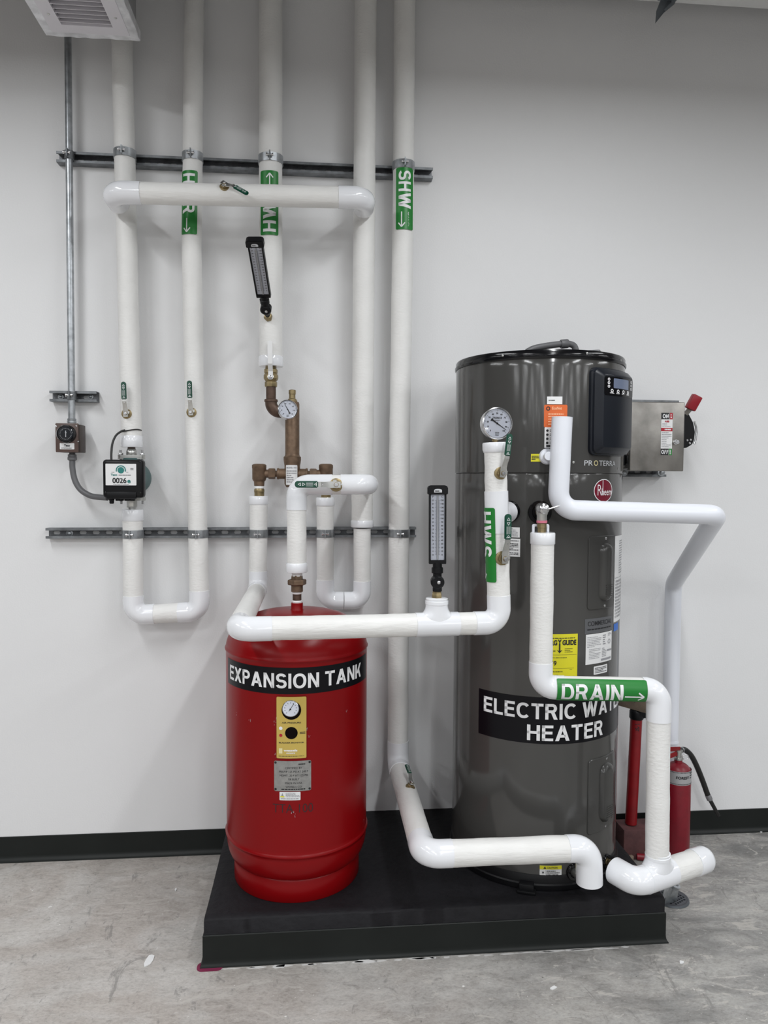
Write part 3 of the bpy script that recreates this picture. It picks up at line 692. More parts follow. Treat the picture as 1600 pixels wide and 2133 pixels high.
# ================================================================== clamps
def clamp(c, r, label, bolt_x=-.006, mt='galv'):
    root = thing('pipe_clamp', label, 'clamp', c, 'strut pipe clamps'); R = r+.0032; h = .0315
    for sgn in (-1, 1):
        pts = []
        a0 = 0
        out = [(sgn*.0022, -(R+.017)), (sgn*.0022, -(R+.002)), (sgn*.006, -(R-.0002))]
        for i in range(3, 13):
            a = PI*.62*i/12; out.append((sgn*R*math.sin(a), -R*math.cos(a)))
        out += [(sgn*R*.82, R*.8), (sgn*R*.75, -c.y-.030)]
        inn = [(x*(1-.0022/max(.02, math.hypot(x, y))), y*(1-.0022/max(.02, math.hypot(x, y)))) for x, y in out[2:]]
        inn = [(sgn*.0005, -(R+.017)), (sgn*.0005, -(R-.001))]+inn
        poly = out+inn[::-1]
        mb = MB(); mb.prism(poly, c.z-h/2, c.z+h/2, Matrix.Translation((c.x, c.y, 0))); mb.build('half_strap', M[mt], root)
    y = c.y-(R+.010); mb = MB(); mb.lathe([(.0065, 0), (.0065, .005), (.003, .0055), (.003, .022), (.006, .0225), (.006, .027)], (c.x-.014, y, c.z), (1, 0, 0), 12); mb.build('bolt', M['chrome'], root)
    return root
for (p0, p1, r, zf, lab) in (
    (A0, A1, rA, UZ, 'zinc clamp on the leftmost pipe at the top strut'), (B[5], B[6], rB, UZ, 'zinc clamp on the second pipe from left at the top strut'),
    (C0, C1, rC, UZ, 'zinc clamp on the pipe above the slanted thermometer, at the top strut'), (E_[0], E_[1], rE, UZ, 'zinc clamp on the rightmost riser above its SHW marker'),
    (B[0], B[1], rB+.001, LZ2, 'zinc clamp at the mid strut on the pipe under the circulator pump'), (B[3], B[4], rB, LZ2, 'zinc clamp at the mid strut on the right leg of the pump loop'),
    (G[0], G[1], rG, LZ2, 'paint flecked zinc clamp at the mid strut left of the red tank neck'), (U[0], U[1], rU, LZ2, 'paint flecked zinc clamp at the mid strut on the short U pipe'),
    (E_[2], E_[3], rE, LZ2, 'paint flecked zinc clamp at the mid strut on the rightmost riser')):
    z = zf(p0.x); c = upto(p0, p1, z); clamp(V((c.x, c.y, z)), r, lab)
# ================================================================== ball valves with green levers
def make_valve():
    t = thing('ball_valve', '', 'valve')
    mb = MB(); mb.lathe([(.0195, -.006), (.0195, .0015), (.017, .003)], (0, 0, 0), (0, -1, 0), 24); mb.hexnut((0, 0, 0), (0, -.012, 0), .0145, .3); mb.cyl((0, -.010, 0), (0, -.019, 0), .007); mb.build('bonnet', M['brass'], t)
    pr = [(-.016, -.0125), (-.016, .014), (-.022, .030), (-.030, .044), (-.030, .062)]
    b = bmesh.new(); rows = []
    for (y, z), hw in zip(pr, (.0085, .0095, .0078, .0075, .0075)):
        rows.append([b.verts.new((-hw, y, z)), b.verts.new((hw, y, z)), b.verts.new((hw, y-.0026, z)), b.verts.new((-hw, y-.0026, z))])
    for a_, b_ in zip(rows, rows[1:]):
        for i in range(4): b.faces.new((a_[i], a_[(i+1) % 4], b_[(i+1) % 4], b_[i]))
    b.faces.new(rows[0][::-1]); b.faces.new(rows[-1]); mb = MB(); mb.merge(b)
    mb.box((.008, -.0165, .004), (.012, .0026, .010)); mb.build('lever', M['steel'], t, ang=25)
    mb = MB(); mb.hexnut((0, -.0186, 0), (0, -.024, 0), .0062); mb.cyl((0, -.024, 0), (0, -.027, 0), .0032); mb.lathe([(.0016, 0), (.0016, .0006)], (0, -.0302, .040), (0, -1, 0), 10); mb.build('stem_nut', M['chrome'], t)
    pts = [(-.0095, .052), (.0095, .052), (.0095, .110)]+[(.0095*math.cos(PI*i/10), .110+.0085*math.sin(PI*i/10)) for i in range(1, 10)]+[(-.0095, .110)]
    mb = MB(); mb.prism(pts, 0, .0075, Matrix.Translation((0, -.0275, 0)) @ Matrix.Rotation(PI/2, 4, 'X'), bev=.0022); gp = mb.build('grip', M['grip'], t)
    f = Flat(); 
    for y, s in ((.104, 1), (.094, -1)):
        for k in range(3):
            a = PI/2+2*PI*k/3 if s > 0 else -PI/2+2*PI*k/3; b2 = a+2*PI/3
            f.line(.0048*math.cos(a), y+.0048*math.sin(a), .0048*math.cos(b2), y+.0048*math.sin(b2), .0011)
    for x in (-.005, -.002, .001, .004): f.rect(x, .066, x+.0007, .086)
    f.ring(0, .060, .0022, .0034, n=4); f.rect(-.006, .056, .006, .0572)
    f.build('print', M['inkw'], gp, FlatMap((0, -.0351, 0), (1, 0, 0), (0, 0, 1), .0004)); return t
VAL = make_valve(); first = True
def valve(loc, rot, sc, label):
    global first
    v = VAL if first else copy_tree(VAL); first = False
    v.location = loc; v.rotation_euler = rot; v.scale = (sc, sc, sc); v['label'] = label; v['group'] = 'green lever ball valves'; return v
p = at(264, 862, .081+rA-.002); valve(p, (0, math.radians(-1.5), 0), 1.0, 'brass ball valve, green lever upright, just above the circulator pump')
p = at(399, 859, .081+rB-.002); valve(p, (0, math.radians(-1.0), 0), 1.0, 'brass ball valve, green lever upright, on the second pipe from left')
vx = at(470, 397, .25); yc = X1.y+(X2.y-X1.y)*(vx.x-X1.x)/(X2.x-X1.x); zc = X1.z+(X2.z-X1.z)*(vx.x-X1.x)/(X2.x-X1.x)
def rotm(stem, up):
    n = -V(stem).normalized(); u = V(up); u = (u-n*u.dot(n)).normalized(); x = n.cross(u)
    return Matrix((x, n, u)).transposed().to_euler()
st = V((0, -.88, .45)).normalized(); valve(V((vx.x, yc, zc))+st*(rX-.002), rotm(st, (.78, 0, -.62)), .92, 'brass ball valve with slanting green lever on the high horizontal pipe')
st = V((.0, -1, .05)).normalized(); p = at(700, 1010, .43+rT); valve(V((p.x, -.445-rT+.002, p.z)), rotm(st, (-1, 0, 0)), 1.2, 'brass ball valve with level green lever on the pipe above the red tank')
p = at(1046, 1161, .80); q = rp(p.z); st = V((.19, -.98, 0)).normalized(); valve(q+st*(rG-.002), rotm(st, (.0, 0, 1)), 1.17, 'lower brass ball valve beside the green HWS marker, lever up')
p = at(1045, 986, .80); q = rp(p.z); st = V((.20, -.98, .0)).normalized(); valve(q+st*(rG-.002), rotm(st, (.12, 0, 1)), 1.02, 'upper brass ball valve under the round dial gauge by the heater')
k = .42; q = lerp(E_[3], E_[4], k); st = V((.25, -.12, .95)).normalized(); valve(q+st*(rE-.002), rotm(st, (-.05, 1, .28)), .9, 'brass ball valve low on the rightmost pipe where it comes forward to the heater foot')
# ================================================================== thermometers
def thermometer(label, B, nb, J, cdir, face):
    root = thing('pipe_thermometer', label, 'thermometer', B)
    B = V(B); nb = V(nb).normalized(); J = V(J); c = V(cdir).normalized(); n = V(face); n = (n-c*n.dot(c)).normalized(); x = c.cross(n); x = -x if x.x < 0 else x
    MB().lathe([(.0125, 0), (.0165, .002), (.0165, .016), (.0150, .018), (.0150, .024), (.011, .026)], B, nb, 6, .3).build('brass_bushing', M['brass'], root)
    MB().sweep([B+nb*.02, B+nb*.03, J-nb*.01, J], [.0105, .010, .010, .012]).lathe([(.013, 0), (.0145, .003), (.0145, .012), (.013, .015)], J-nb*.030, nb, 20).build('stem', M['blackm'], root)
    nn = n
    MB().lathe([(.016, -.016), (.021, -.011), (.021, .011), (.016, .016)], J, nn, 30).build('swivel_joint', M['blackm'], root)
    MB().lathe([(.0052, 0), (.0052, .002), (.003, .0032)], J+nn*.0155+x*.003, nn, 16).build('joint_screw', M['chrome'], root)
    MB().lathe([(.0135, .014), (.0135, .026), (.018, .028), (.018, .044), (.0145, .046), (.0145, .060)], J, c, 12).build('collar', M['blackm'], root)
    o = J+c*.056; Tm = Matrix(((x.x, c.x, n.x, o.x), (x.y, c.y, n.y, o.y), (x.z, c.z, n.z, o.z), (0, 0, 0, 1)))
    H = .240; w2 = .0265
    mb = MB(); mb.prism([(-w2, 0), (w2, 0), (w2, H-.012), (-w2, H-.012)], -.012, .010, Tm, holes=[[(-w2+.0052, .012), (-w2+.0052, H-.02), (w2-.0052, H-.02), (w2-.0052, .012)]], bev=.0012)
    mb.box((0, H/2, -.009), (2*w2-.004, H-.012, .006), 0, Tm); mb.build('case', M['blackm'], root, ang=30)
    mb = MB(); mb.prism([(-.031, H-.026), (.031, H-.026), (.031, H-.003), (.024, H+.002), (-.024, H+.002), (-.031, H-.003)], -.014, .015, Tm, bev=.002); mb.build('top_cap', M['blackm'], root, ang=30)
    fm = lambda off: FlatMap(o+n*off, x, c)
    if (x.cross(c)).dot(n) < 0: fm = lambda off: FlatMap(o+n*off, x, c)
    fp = Flat().rect(-w2+.0045, .011, w2-.0045, H-.022).build('face_plate', M['plate'], root, fm(.003))
    ink = Flat(); L0, L1 = .028, H-.044
    for k in range(76):
        y = lerp(L0, L1, k/75); l = .0055 if k % 5 == 0 else .0032
        ink.rect(.0028, y-.0003, .0028+l, y+.0003); ink.rect(-.0028-l, y-.0003, -.0028, y+.0003)
    for k in range(16):
        y = lerp(L0, L1, k/15); ink.text(str(k*10), .0142, y-.0021, .0046, w=.0035+.0028*(len(str(k*10))-1), bold=.03)
        ink.text(str(-20+k*5 if k % 2 else k*6), -.0142, y-.0021, .0044, w=.0058, bold=.02)
    ink.text('F', -.014, H-.036, .006).text('C', .014, H-.036, .006); ink.build('scale_print', M['ink'], fp, fm(.0035))
    MB().cyl(o+n*.006+c*.014, o+n*.006+c*(H-.03), .0026).build('glass_tube', M['inkl'], root)
    bd = Flat().poly([(-.012, H-.020), (.012, H-.020), (.012, H-.013)]+[(.012*math.cos(PI*i/10), H-.013+.004*math.sin(PI*i/10)) for i in range(1, 10)]+[(-.012, H-.013)]).build('maker_badge', M['inkl'], root, fm(.0154))
    Flat().micro(-.009, H-.018, .009, H-.013, 1, .6, .1, .2).build('badge_print', M['ink'], bd, fm(.0158))
    Flat().rect(-w2+.005, .0115, w2-.005, H-.0225).build('window', M['glass'], root, fm(.0088))
    return root
b0 = tc_+upv*.078; J = at(909, 1211, .80); J = V((b0.x+.001, b0.y, at(909, 1211, .80).z))
thermometer('upright black thermometer on the white tee left of the heater', b0, upv, J, (-.006, .0, 1), (-.05, -1, 0))
p = at(559, 662, .087+rC); b0 = V((p.x, -.087-rC+.004, p.z)); J = at(554, 643, .20); nbv = J-b0
top = at(535, 528, .385); cdir = (top-J)
thermometer('black thermometer leaning forward from the pipe with the HW marker', b0, nbv, J, cdir, (-.1, -1, -.7))
# ================================================================== dial gauges
def gauge(name, label, c, r, face, stem_to, needle, title, nums, depth=.032, up=(0, 0, 1), rs=.006, cat='gauge', ring='chrome', mkstem='brass'):
    c = V(c); n = V(face).normalized(); x, y = frame(n, V(up)); 
    root = thing(name, label, cat, stem_to)
    MB().lathe([(r*.85, -depth), (r*.97, -depth+.004), (r*.98, -.006), (r*1.05, -.005), (r*1.05, .002), (r*.985, .004), (r*.95, .0015), (r*.94, -.002)], c, n, 56).build('case', M[ring], root)
    MB().lathe([(r*.955, -.002), (r*.955, -.0014)], c, n, 56).build('dial_face', M['plate'], root)
    df = root.children[-1]
    fm = FlatMap(c+n*-.0008, x, y); f = Flat(); A0_, A1_ = math.radians(225), math.radians(-45)
    for k in range(51):
        a = lerp(A0_, A1_, k/50); l = .10 if k % 5 == 0 else .055
        f.line(r*.88*math.cos(a), r*.88*math.sin(a), r*(.88-l)*math.cos(a), r*(.88-l)*math.sin(a), r*(.022 if k % 5 == 0 else .012))
    for k, t in enumerate(nums):
        a = lerp(A0_, A1_, k/(len(nums)-1)); f.text(t, r*.66*math.cos(a), r*.66*math.sin(a)-r*.055, r*.11, bold=.03)
    if title: f.text(title, 0, r*.30, r*.13, bold=.03); f.micro(-r*.28, r*.14, r*.28, r*.24, 2)
    f.micro(-r*.14, -r*.80, r*.14, -r*.55, 3); f.build('dial_print', M['ink'], df, fm)
    a = math.radians(needle); q = Flat(); dx, dy = math.cos(a), math.sin(a)
    q.poly([(-dx*r*.42-dy*r*.05, -dy*r*.42+dx*r*.05), (-dx*r*.42+dy*r*.05, -dy*r*.42-dx*r*.05), (dx*r*.78+dy*r*.01, dy*r*.78-dx*r*.01), (dx*r*.78-dy*r*.01, dy*r*.78+dx*r*.01)])
    q.poly([(-dx*r*.5-dy*r*.12, -dy*r*.5+dx*r*.12), (-dx*r*.5+dy*r*.12, -dy*r*.5-dx*r*.12), (-dx*r*.25, -dy*r*.25)]); q.disc(0, 0, r*.07, 16)
    q.build('needle', M['ink'], root, FlatMap(c+n*.0003, x, y))
    MB().lathe([(r*.95, .0012), (r*.95, .0022)], c, n, 48).build('lens', M['glass'], root)
    s = V(stem_to); d = (c-n*(depth*.5)-s); MB().cyl(s, s+d*(1-r*.8/d.length), rs).hexnut(s+d*.12, s+d*.12+d.normalized()*.014, rs*1.7).build('stem', M[mkstem], root)
    return root
p = at(1036, 882, .80); s0 = G[4]-V((0, 0, .004))
gauge('dial_gauge', 'large round white dial gauge on top of the HWS pipe before the heater', (p.x, p.y, p.z), .0475, (.16, -1, .02), (s0.x, s0.y, s0.z), -33, 'TRERICE', ['0', '10', '20', '30', '40', '50', '60', '70', '80', '90', '100'])
p = at(599.5, 853, .21); q = at(608, 858, .12)
gauge('dial_gauge', 'small round white dial gauge on the bronze mixing valve', p, .0355, (.12, -1, .12), (q.x, -.118, q.z), 118, '', ['20', '40', '60', '80', '100', '120', '140', '160'])
# ================================================================== bronze mixing valve
dm = .087
c0 = at(609, 985, dm); mx = c0.x; z_ = lambda y: at(609, y, dm).z
mv = thing('mixing_valve', 'tall bronze mixing valve behind the white pipe above the red tank', 'valve', (mx, -dm, z_(1015)))
mb = MB(); mb.lathe([(.024, z_(1015)), (.026, z_(1013)), (.031, z_(1008)), (.031, z_(970)), (.033, z_(964)), (.0345, z_(958)), (.0345, z_(952)), (.030, z_(950)), (.0275, z_(945))], (mx, -dm, 0), (0, 0, 1), 36)
mb.build('valve_body', M['bronze'], mv)
MB().lathe([(.0285, z_(960)), (.0288, z_(948)), (.0282, z_(946)), (.0282, z_(842)), (.026, z_(838)), (.013, z_(836))], (mx, -dm, 0), (0, 0, 1), 36).build('thermostat_tube', M['bronze'], mv)
MB().lathe([(.017, z_(838)), (.017, z_(832)), (.0125, z_(830)), (.0125, z_(822)), (.0140, z_(821)), (.0140, z_(813)), (.011, z_(812))], (mx, -dm, 0), (0, 0, 1), 24).hexnut((mx, -dm, z_(838)), (mx, -dm, z_(834)), .02).build('adjusting_cap', M['brass'], mv)
zi = z_(987)
def inlet(px, zt_, zb_, pr):
    X = at(px, 985, dm).x; s = 1 if X > mx else -1; mb = MB(); zz_ = lambda y: at(px, y, dm).z
    mb.lathe([(.020, zz_(1012)), (.021, zz_(1003)), (.025, zz_(1001)), (.0275, zz_(997)), (.0275, zz_(976)), (.0285, zz_(975)), (.0285, zz_(969)), (.024, zz_(967)), (.018, zz_(966))], (X, -dm, 0), (0, 0, 1), 30)
    a_, b_ = V((mx+s*.020, -dm, zi)), V((X-s*.02, -dm, zi)); d = b_-a_
    mb.cyl(a_, a_+d*.42, .0205).lathe([(.0205, 0), (.0225, .003), (.0225, .008), (.0205, .010)], a_+d*.34, d, 24).cyl(a_+d*.4, b_, .0125).hexnut(a_+d*.52, a_+d*.82, .0215, .4).cyl(a_+d*.8, b_, .0165)
    f_ = mb.build('inlet_fitting', M['bronze'], mv)
    MB().lathe([(.018, zz_(1012)), (.019, zz_(1014)), (.019, zz_(1017)), (.017, zz_(1018))][::-1], (X, -dm, 0), (0, 0, 1), 24).build('thread_tape', M['tape'], f_)
    MB().lathe([(.0195, zz_(1026)), (.0205, zz_(1024)), (.0205, zz_(1020)), (.017, zz_(1017))], (X, -dm, 0), (0, 0, 1), 24).cyl((X, -.082, zz_(1033)-.01), (X, -.085, zz_(1024)), .0195).build('tail_piece', M['brass'], f_)
inlet(540, 0, 0, 0); inlet(679, 0, 0, 0)
tagp = Flat().rrect(-.024, z_(1010)-z_(990), .024, z_(969)-z_(990), .003).build('rating_label', M['sticker'], mv, CylMap((mx, -dm), .031, -.08, z_(990), .0012), .006)
Flat().text('MODEL NO', 0, z_(976)-z_(990), .006, bold=.03).micro(-.02, z_(1006)-z_(990), .02, z_(979)-z_(990), 6).build('print', M['inkg'], tagp, CylMap((mx, -dm), .031, -.08, z_(990), .0018), .006)
# brass valve and elbow between that and the third riser
vz = lambda y: at(564.5, y, dm).z; vxx = Cb.x
bv = thing('brass_valve', 'brass ball valve and dark bronze elbow under the third riser', 'valve', (vxx, -dm, vz(800)))
MB().lathe([(.0235, vz(806)), (.0245, vz(804)), (.0245, vz(796)), (.0205, vz(795)), (.024, vz(793)), (.0285, vz(789)), (.0285, vz(782)), (.024, vz(778)), (.0265, vz(777)), (.0265, vz(770)), (.0215, vz(768)), (.0215, Cb.z+.02)], (vxx, -dm, 0), (0, 0, 1), 8, .2).build('valve_body', M['brass'], bv, ang=25)
MB().cyl((vxx, -dm, vz(836)), (vxx, -dm, vz(804)), .0195).build('nipple', M['bronzed'], bv)
ez = vz(858)
mb = MB(); cpt = V((vxx, -dm, ez)); mb.sweep(bend(cpt, upv, V((1, 0, 0)), .036, vz(836)-ez, .07), .0235); mb.lathe([(.0225, 0), (.0265, .002), (.0265, .010), (.0235, .012)], (vxx, -dm, vz(838)), (0, 0, 1), 28); mb.build('elbow', M['bronzed'], bv)
lp = [(vxx+.0005, -dm-.031, vz(788)), (vxx+.0005, -dm-.033, vz(776)), (vxx, -dm-rC-.010, vz(762)), (vxx, -dm-rC-.014, vz(735)), (vxx-.001, -dm-rC-.012, vz(716))]
b = bmesh.new(); rows = [[b.verts.new((x-.009, y, z)), b.verts.new((x+.009, y, z)), b.verts.new((x+.009, y-.004, z)), b.verts.new((x-.009, y-.004, z))] for x, y, z in lp]
for a_, b_ in zip(rows, rows[1:]):
    for i in range(4): b.faces.new((a_[i], a_[(i+1) % 4], b_[(i+1) % 4], b_[i]))
b.faces.new(rows[0][::-1]); b.faces.new(rows[-1]); mb = MB(); mb.merge(b); mb.build('lever', M['sticker'], bv, ang=20)
MB().lathe([(.0115, 0), (.0115, .006), (.006, .0065), (.006, .011), (.003, .012)], (vxx, -dm-.026, vz(787)), (0, -1, 0), 16).build('stem_nut', M['chrome'], bv)
# ================================================================== conduit, timer box, flex conduit
Q0, Q1 = at(141.5, 85, .056), at(149.5, 872, .056); rc_ = .0132
Q1 = upto(Q0, Q1, at(168, 883, .105).z+.006)
cn = thing('steel_conduit', 'thin galvanised conduit dropping to the brown timer box at left', 'conduit', Q1)
MB().sweep(straight(upto(Q1, Q0, CEIL), Q1, .05), rc_, seg=20).build('conduit', M['galv'], cn)
qd = (Q0-Q1).normalized()
MB().lathe([(.0145, -.004), (.0155, 0), (.0155, .005), (.0175, .006), (.0175, .012), (.0155, .013), (.0170, .015), (.0170, .020), (.0145, .022)], Q1-qd*.004, qd, 20).build('coupling', M['galv'], cn)
for zf, lab in ((UZ, 'small clamp holding the thin conduit to the left end of the top strut'), (lambda x: a3.z+.0207, 'small clamp holding the thin conduit to the short strut piece')):
    z = zf(Q0.x); q = upto(Q0, Q1, z); clamp(V((q.x, q.y, z)), rc_, lab, mt='galvd')
tb0, tb1 = at(119, 943, .105), at(168, 883, .105); tx = (tb0.x+tb1.x)/2-.005; tz = (tb0.z+tb1.z)/2; tw_ = tb1.x-tb0.x; th_ = tb1.z-tb0.z
tmr = thing('timer_box', 'small brown timer box with round clear dial at the end of the conduit', 'timer', (tx, -.06, tz-th_/2))
MB().box((tx+.005, -.065, tz), (tw_-.006, .062, th_-.004), .003).build('back_box', M['brownd'], tmr)
fr = MB().box((tx-.002, -.102, tz+.002), (tw_-.004, .012, th_), .003).build('front_cover', M['brown'], tmr)
dcn = at(139, 904, .112); dcn = V((dcn.x, -.108, dcn.z))
MB().lathe([(.0345, 0), (.0345, .003), (.030, .006)], dcn, (0, -1, 0), 40).build('dial_bezel', M['blackm'], tmr)
dk = MB().lathe([(.028, .005), (.028, .013), (.025, .016)], dcn, (0, -1, 0), 36).build('dial', M['navy'], tmr)
f = Flat()
for k in range(24):
    a = 2*PI*k/24; f.line(.022*math.cos(a), .022*math.sin(a), .0195*math.cos(a), .0195*math.sin(a), .0012)
f.rect(-.0016, -.012, .0016, .012); f.build('dial_marks', M['inkl'], dk, FlatMap(dcn+V((0, -.0166, 0)), (1, 0, 0), (0, 0, 1)))
MB().lathe([(.0335, .006), (.0335, .021), (.030, .026), (.016, .028), (.001, .0284)], dcn, (0, -1, 0), 40, caps=False).build('clear_cover', M['glass'], tmr)
lb = Flat().rrect(-.027, -.012, .027, .012, .002).build('label', M['sticker'], tmr, FlatMap((at(139.5, 929.5, .11).x, -.1084, at(139, 929.5, .11).z), (1, 0, 0), (0, 0, 1), .0004))
f = Flat().text('Taco', .0, -.001, .0085, w=.022, bold=.05).micro(-.022, -.010, .022, -.005, 2); f.build('label_print', M['ink'], lb, FlatMap((at(139.5, 929.5, .11).x, -.1084, at(139, 929.5, .11).z), (1, 0, 0), (0, 0, 1), .0010))
for sx, sz in ((-.04, .045), (.04, -.012), (.034, .047)): MB().lathe([(.003, 0), (.003, .0012), (.0015, .002)], (tx+sx, -.108, tz+sz), (0, -1, 0), 12).build('screw', M['chrome'], fr)
fx = thing('flex_conduit', 'grey flexible conduit curving from the timer box to the pump', 'conduit', at(151, 946, .065))
ctl = [at(150.5, 956, .065), at(151, 975, .065), at(156, 1000, .068), at(168, 1020, .075), at(187, 1032, .085), at(205, 1035.5, .10), at(224, 1037, .12)]
def catmull(P, n=10):
    P = [P[0]*2-P[1]]+P+[P[-1]*2-P[-2]]; out = []
    for i in range(1, len(P)-2):
        for k in range(n):
            t = k/n; a, b, c, d = P[i-1:i+3]
            out.append(.5*((2*b)+(c-a)*t+(2*a-5*b+4*c-d)*t*t+(3*b-a-3*c+d)*t**3))
    return out+[P[-2]]
MB().sweep(catmull(ctl), .0112, seg=20).build('conduit', M['flex'], fx)
q = at(150.5, 950, .065); MB().lathe([(.013, -.018), (.0175, -.014), (.0175, -.006), (.016, -.004), (.016, .006), (.011, .007), (.011, .022)], q, (0, 0, 1), 20).build('connector', M['flex'], fx)
# ================================================================== circulator pump
pd = .212; q0, q1 = at(213.5, 1037, pd), at(298, 957.5, pd); pxc = (q0.x+q1.x)/2; pzc = (q0.z+q1.z)/2; pw_, ph_ = q1.x-q0.x, q1.z-q0.z
pxx = at(274, 940, .081).x
pump = thing('circulator_pump', 'black and teal circulator pump with white display face at left', 'pump', (pxx, -.081, pzc-ph_/2))
mb = MB(); mb.lathe([(.050, .0), (.062, .012), (.064, .045), (.060, .062), (.060, .135)], (pxx+.006, -.035, pzc+.002), (0, -1, 0), 36); mb.cyl((pxx, -.081, pzc-ph_*.53), (pxx, -.081, pzc+ph_*.56), .034)
mb.build('pump_body', M['teal'], pump)
mb = MB(); mb.box((pxc, -.188, pzc), (pw_, .048, ph_), .012, seg=3); mb.box((pxc-.006, -.205, pzc-ph_*.43), (pw_*.74, .022, ph_*.20), .005); cb = mb.build('control_box', M['blackm'], pump)
sx0, sx1, sz0, sz1 = at(220, 1, pd).x, at(284, 1, pd).x, at(250, 1011, pd).z, at(250, 966, pd).z
sx0, sx1 = at(220, 990, pd).x, at(284, 990, pd).x
scx, scz = (sx0+sx1)/2, (sz0+sz1)/2; hw, hh = (sx1-sx0)/2, (sz1-sz0)/2
pm = lambda o_: FlatMap((scx, -.212, scz), (1, 0, 0), (0, 0, 1), o_)
dp = Flat().rrect(-hw, -hh, hw, hh, .002).build('display_panel', M['sticker'], cb, pm(.0006))
f = Flat().disc(0, hh*.40, hh*.30, 30).ring(0, hh*.40, hh*.36, hh*.46, -.3, PI+.3, 40).text('Taco', -hw*.45, -hh*.12, hh*.20, w=hw*.42, bold=.04).text('e', hw*.52, -hh*.80, hh*.46, bold=.03); f.build('display_print', M['inkt'], dp, pm(.0012))
f = Flat().text('0026', hw*.36, -hh*.80, hh*.50, w=hw*.92, bold=.03, align='R').micro(-hw*.15, -hh*.10, hw*.75, hh*.02, 1, wmin=.1, wmax=.3).micro(hw*.62, hh*.40, hw*.84, hh*.62, 2).micro(-hw*.62, hh*.18, -hw*.34, hh*.24, 1).micro(hw*.34, hh*.18, hw*.5, hh*.24, 1).micro(-hw*.5, -hh*.93, hw*.5, -hh*.87, 1)
f.build('display_numerals', M['ink'], dp, pm(.0012))
Flat().disc(hw*.0, -hh*.30, hh*.06, 16).build('indicator', M['inkw'], dp, pm(.0014))
for px in (-.42, .42):
    for pz in (-.36, .44): MB().lathe([(.004, 0), (.004, .0008), (.002, .0016)], (pxc+pw_*px*1.02, -.2118, pzc+ph_*pz), (0, -1, 0), 12).build('box_screw', M['blackg'], cb)
for sgn, zp in ((1, pzc+ph_*.5+.016), (-1, pzc-ph_*.5-.010)):
    mb = MB(); mb.prism(rrpts(-.052, -.022, .052, .022, .02), -.004, .004, Matrix.Translation((pxx, -.081, zp)), bev=.001); mb.prism(rrpts(-.052, -.022, .052, .022, .02), -.004, .003, Matrix.Translation((pxx, -.081, zp-sgn*.0075)), bev=.001); fl = mb.build('flange', M['steel'], pump)
    for bx in (-.041, .041):
        mb = MB(); mb.hexnut((pxx+bx, -.081, zp+.004), (pxx+bx, -.081, zp+.012), .0095); mb.cyl((pxx+bx, -.081, zp-.018), (pxx+bx, -.081, zp+.024), .0048); mb.lathe([(.011, 0), (.011, .0015)], (pxx+bx, -.081, zp+.003), (0, 0, 1), 20); mb.build('flange_bolt', M['chrome'], fl)
    if sgn > 0: mb = MB(); mb.lathe([(.019, 0), (.0205, .004), (.0205, .016), (.017, .024), (.0155, .026)], (pxx, -.081, zp+.003), (0, 0, 1), 24); mb.build('threaded_hub', M['steel'], fl); MB().cyl((pxx, -.081, zp+.025), (pxx, -.081, Abot.z+.02), .0145).build('nipple', M['bronzed'], pump)
    else: mb = MB(); mb.lathe([(.0205, 0), (.0205, .022), (.018, .028)], (pxx, -.081, zp-.003), (0, 0, -1), 8, .3); mb.build('threaded_hub', M['steel'], fl); MB().cyl((pxx, -.081, zp-.03), (pxx, -.081, B[0].z-.02), .0155).build('nipple', M['steel'], pump)
for gx, L in ((231.5, .024), (245, .012), (251, .014), (264, .012), (275, .012)):
    X = at(gx, 1040, .19).x; z0 = pzc-ph_*.5+.004
    MB().lathe([(.0085, 0), (.0085, .008), (.0105, .009), (.0105, .014), (.0085, .016), (.0085, L), (.006, L+.003)], (X, -.182, z0), (0, 0, -1), 14).build('cable_gland', M['blackm'], pump)
cb_ = thing('sensor_cable', 'thin black cable looping from the pump top to the pipe above it', 'cable', at(233, 957, .17))
ctl = [at(232, 960, .165), at(232, 945, .16), at(234, 925, .15), at(241, 908, .14), at(252, 899, .13), at(261, 896, .126)]
MB().sweep(catmull(ctl), .0042, seg=14).build('cable', M['cable'], cb_)
zc0 = at(272, 897, .1).z
mb = MB(); cA = upto(A0, A1, zc0); mb.sweep([V((cA.x+(rA+.002)*math.sin(t), cA.y-(rA+.002)*math.cos(t), zc0+.004*math.sin(t*2))) for t in [(-1.3+2.6*k/20) for k in range(21)]], .0024, seg=8); mb.build('cable_tie', M['cable'], cb_)
# ================================================================== red expansion tank
RT_ = .2475; TZ = lambda y: at(620, y, .437).z
tank = thing('expansion_tank', 'red steel expansion tank standing on the left of the black pad', 'tank', (TC.x, TC.y, PH))
zs, zl = cylhit(620, 1378, (TC.x, TC.y), RT_)[1], cylhit(620, 1787, (TC.x, TC.y), RT_)[1]
rS = .2215; zj_ = cylhit(620, 1834, (TC.x, TC.y), rS)[1]
prof = [(rS-.012, zj_-.012)]
for k in range(0, 13):
    a = PI/2*k/12; prof.append((rS-.004+(RT_-rS+.004)*math.sin(a), zl-.006-(zl-.006-zj_)*math.cos(a)))
prof += [(RT_+.004, zl-.003), (RT_+.0048, zl+.002), (RT_+.0012, zl+.006), (RT_, zl+.009)]
n_ = 20
prof += [(RT_, lerp(zl+.02, zs-.02, k/n_)) for k in range(n_+1)]+[(RT_, zs-.006), (RT_+.003, zs-.003), (RT_+.0035, zs+.001), (RT_+.001, zs+.005)]
for k in range(1, 26):
    a = PI/2*k/26; prof.append((RT_*math.cos(a)**.62, zs+.006+.118*math.sin(a)**1.15))
prof.append((.001, zs+.125))
b = bmesh.new(); mb = MB(); mb.lathe(prof, (TC.x, TC.y, 0), (0, 0, 1), 96)
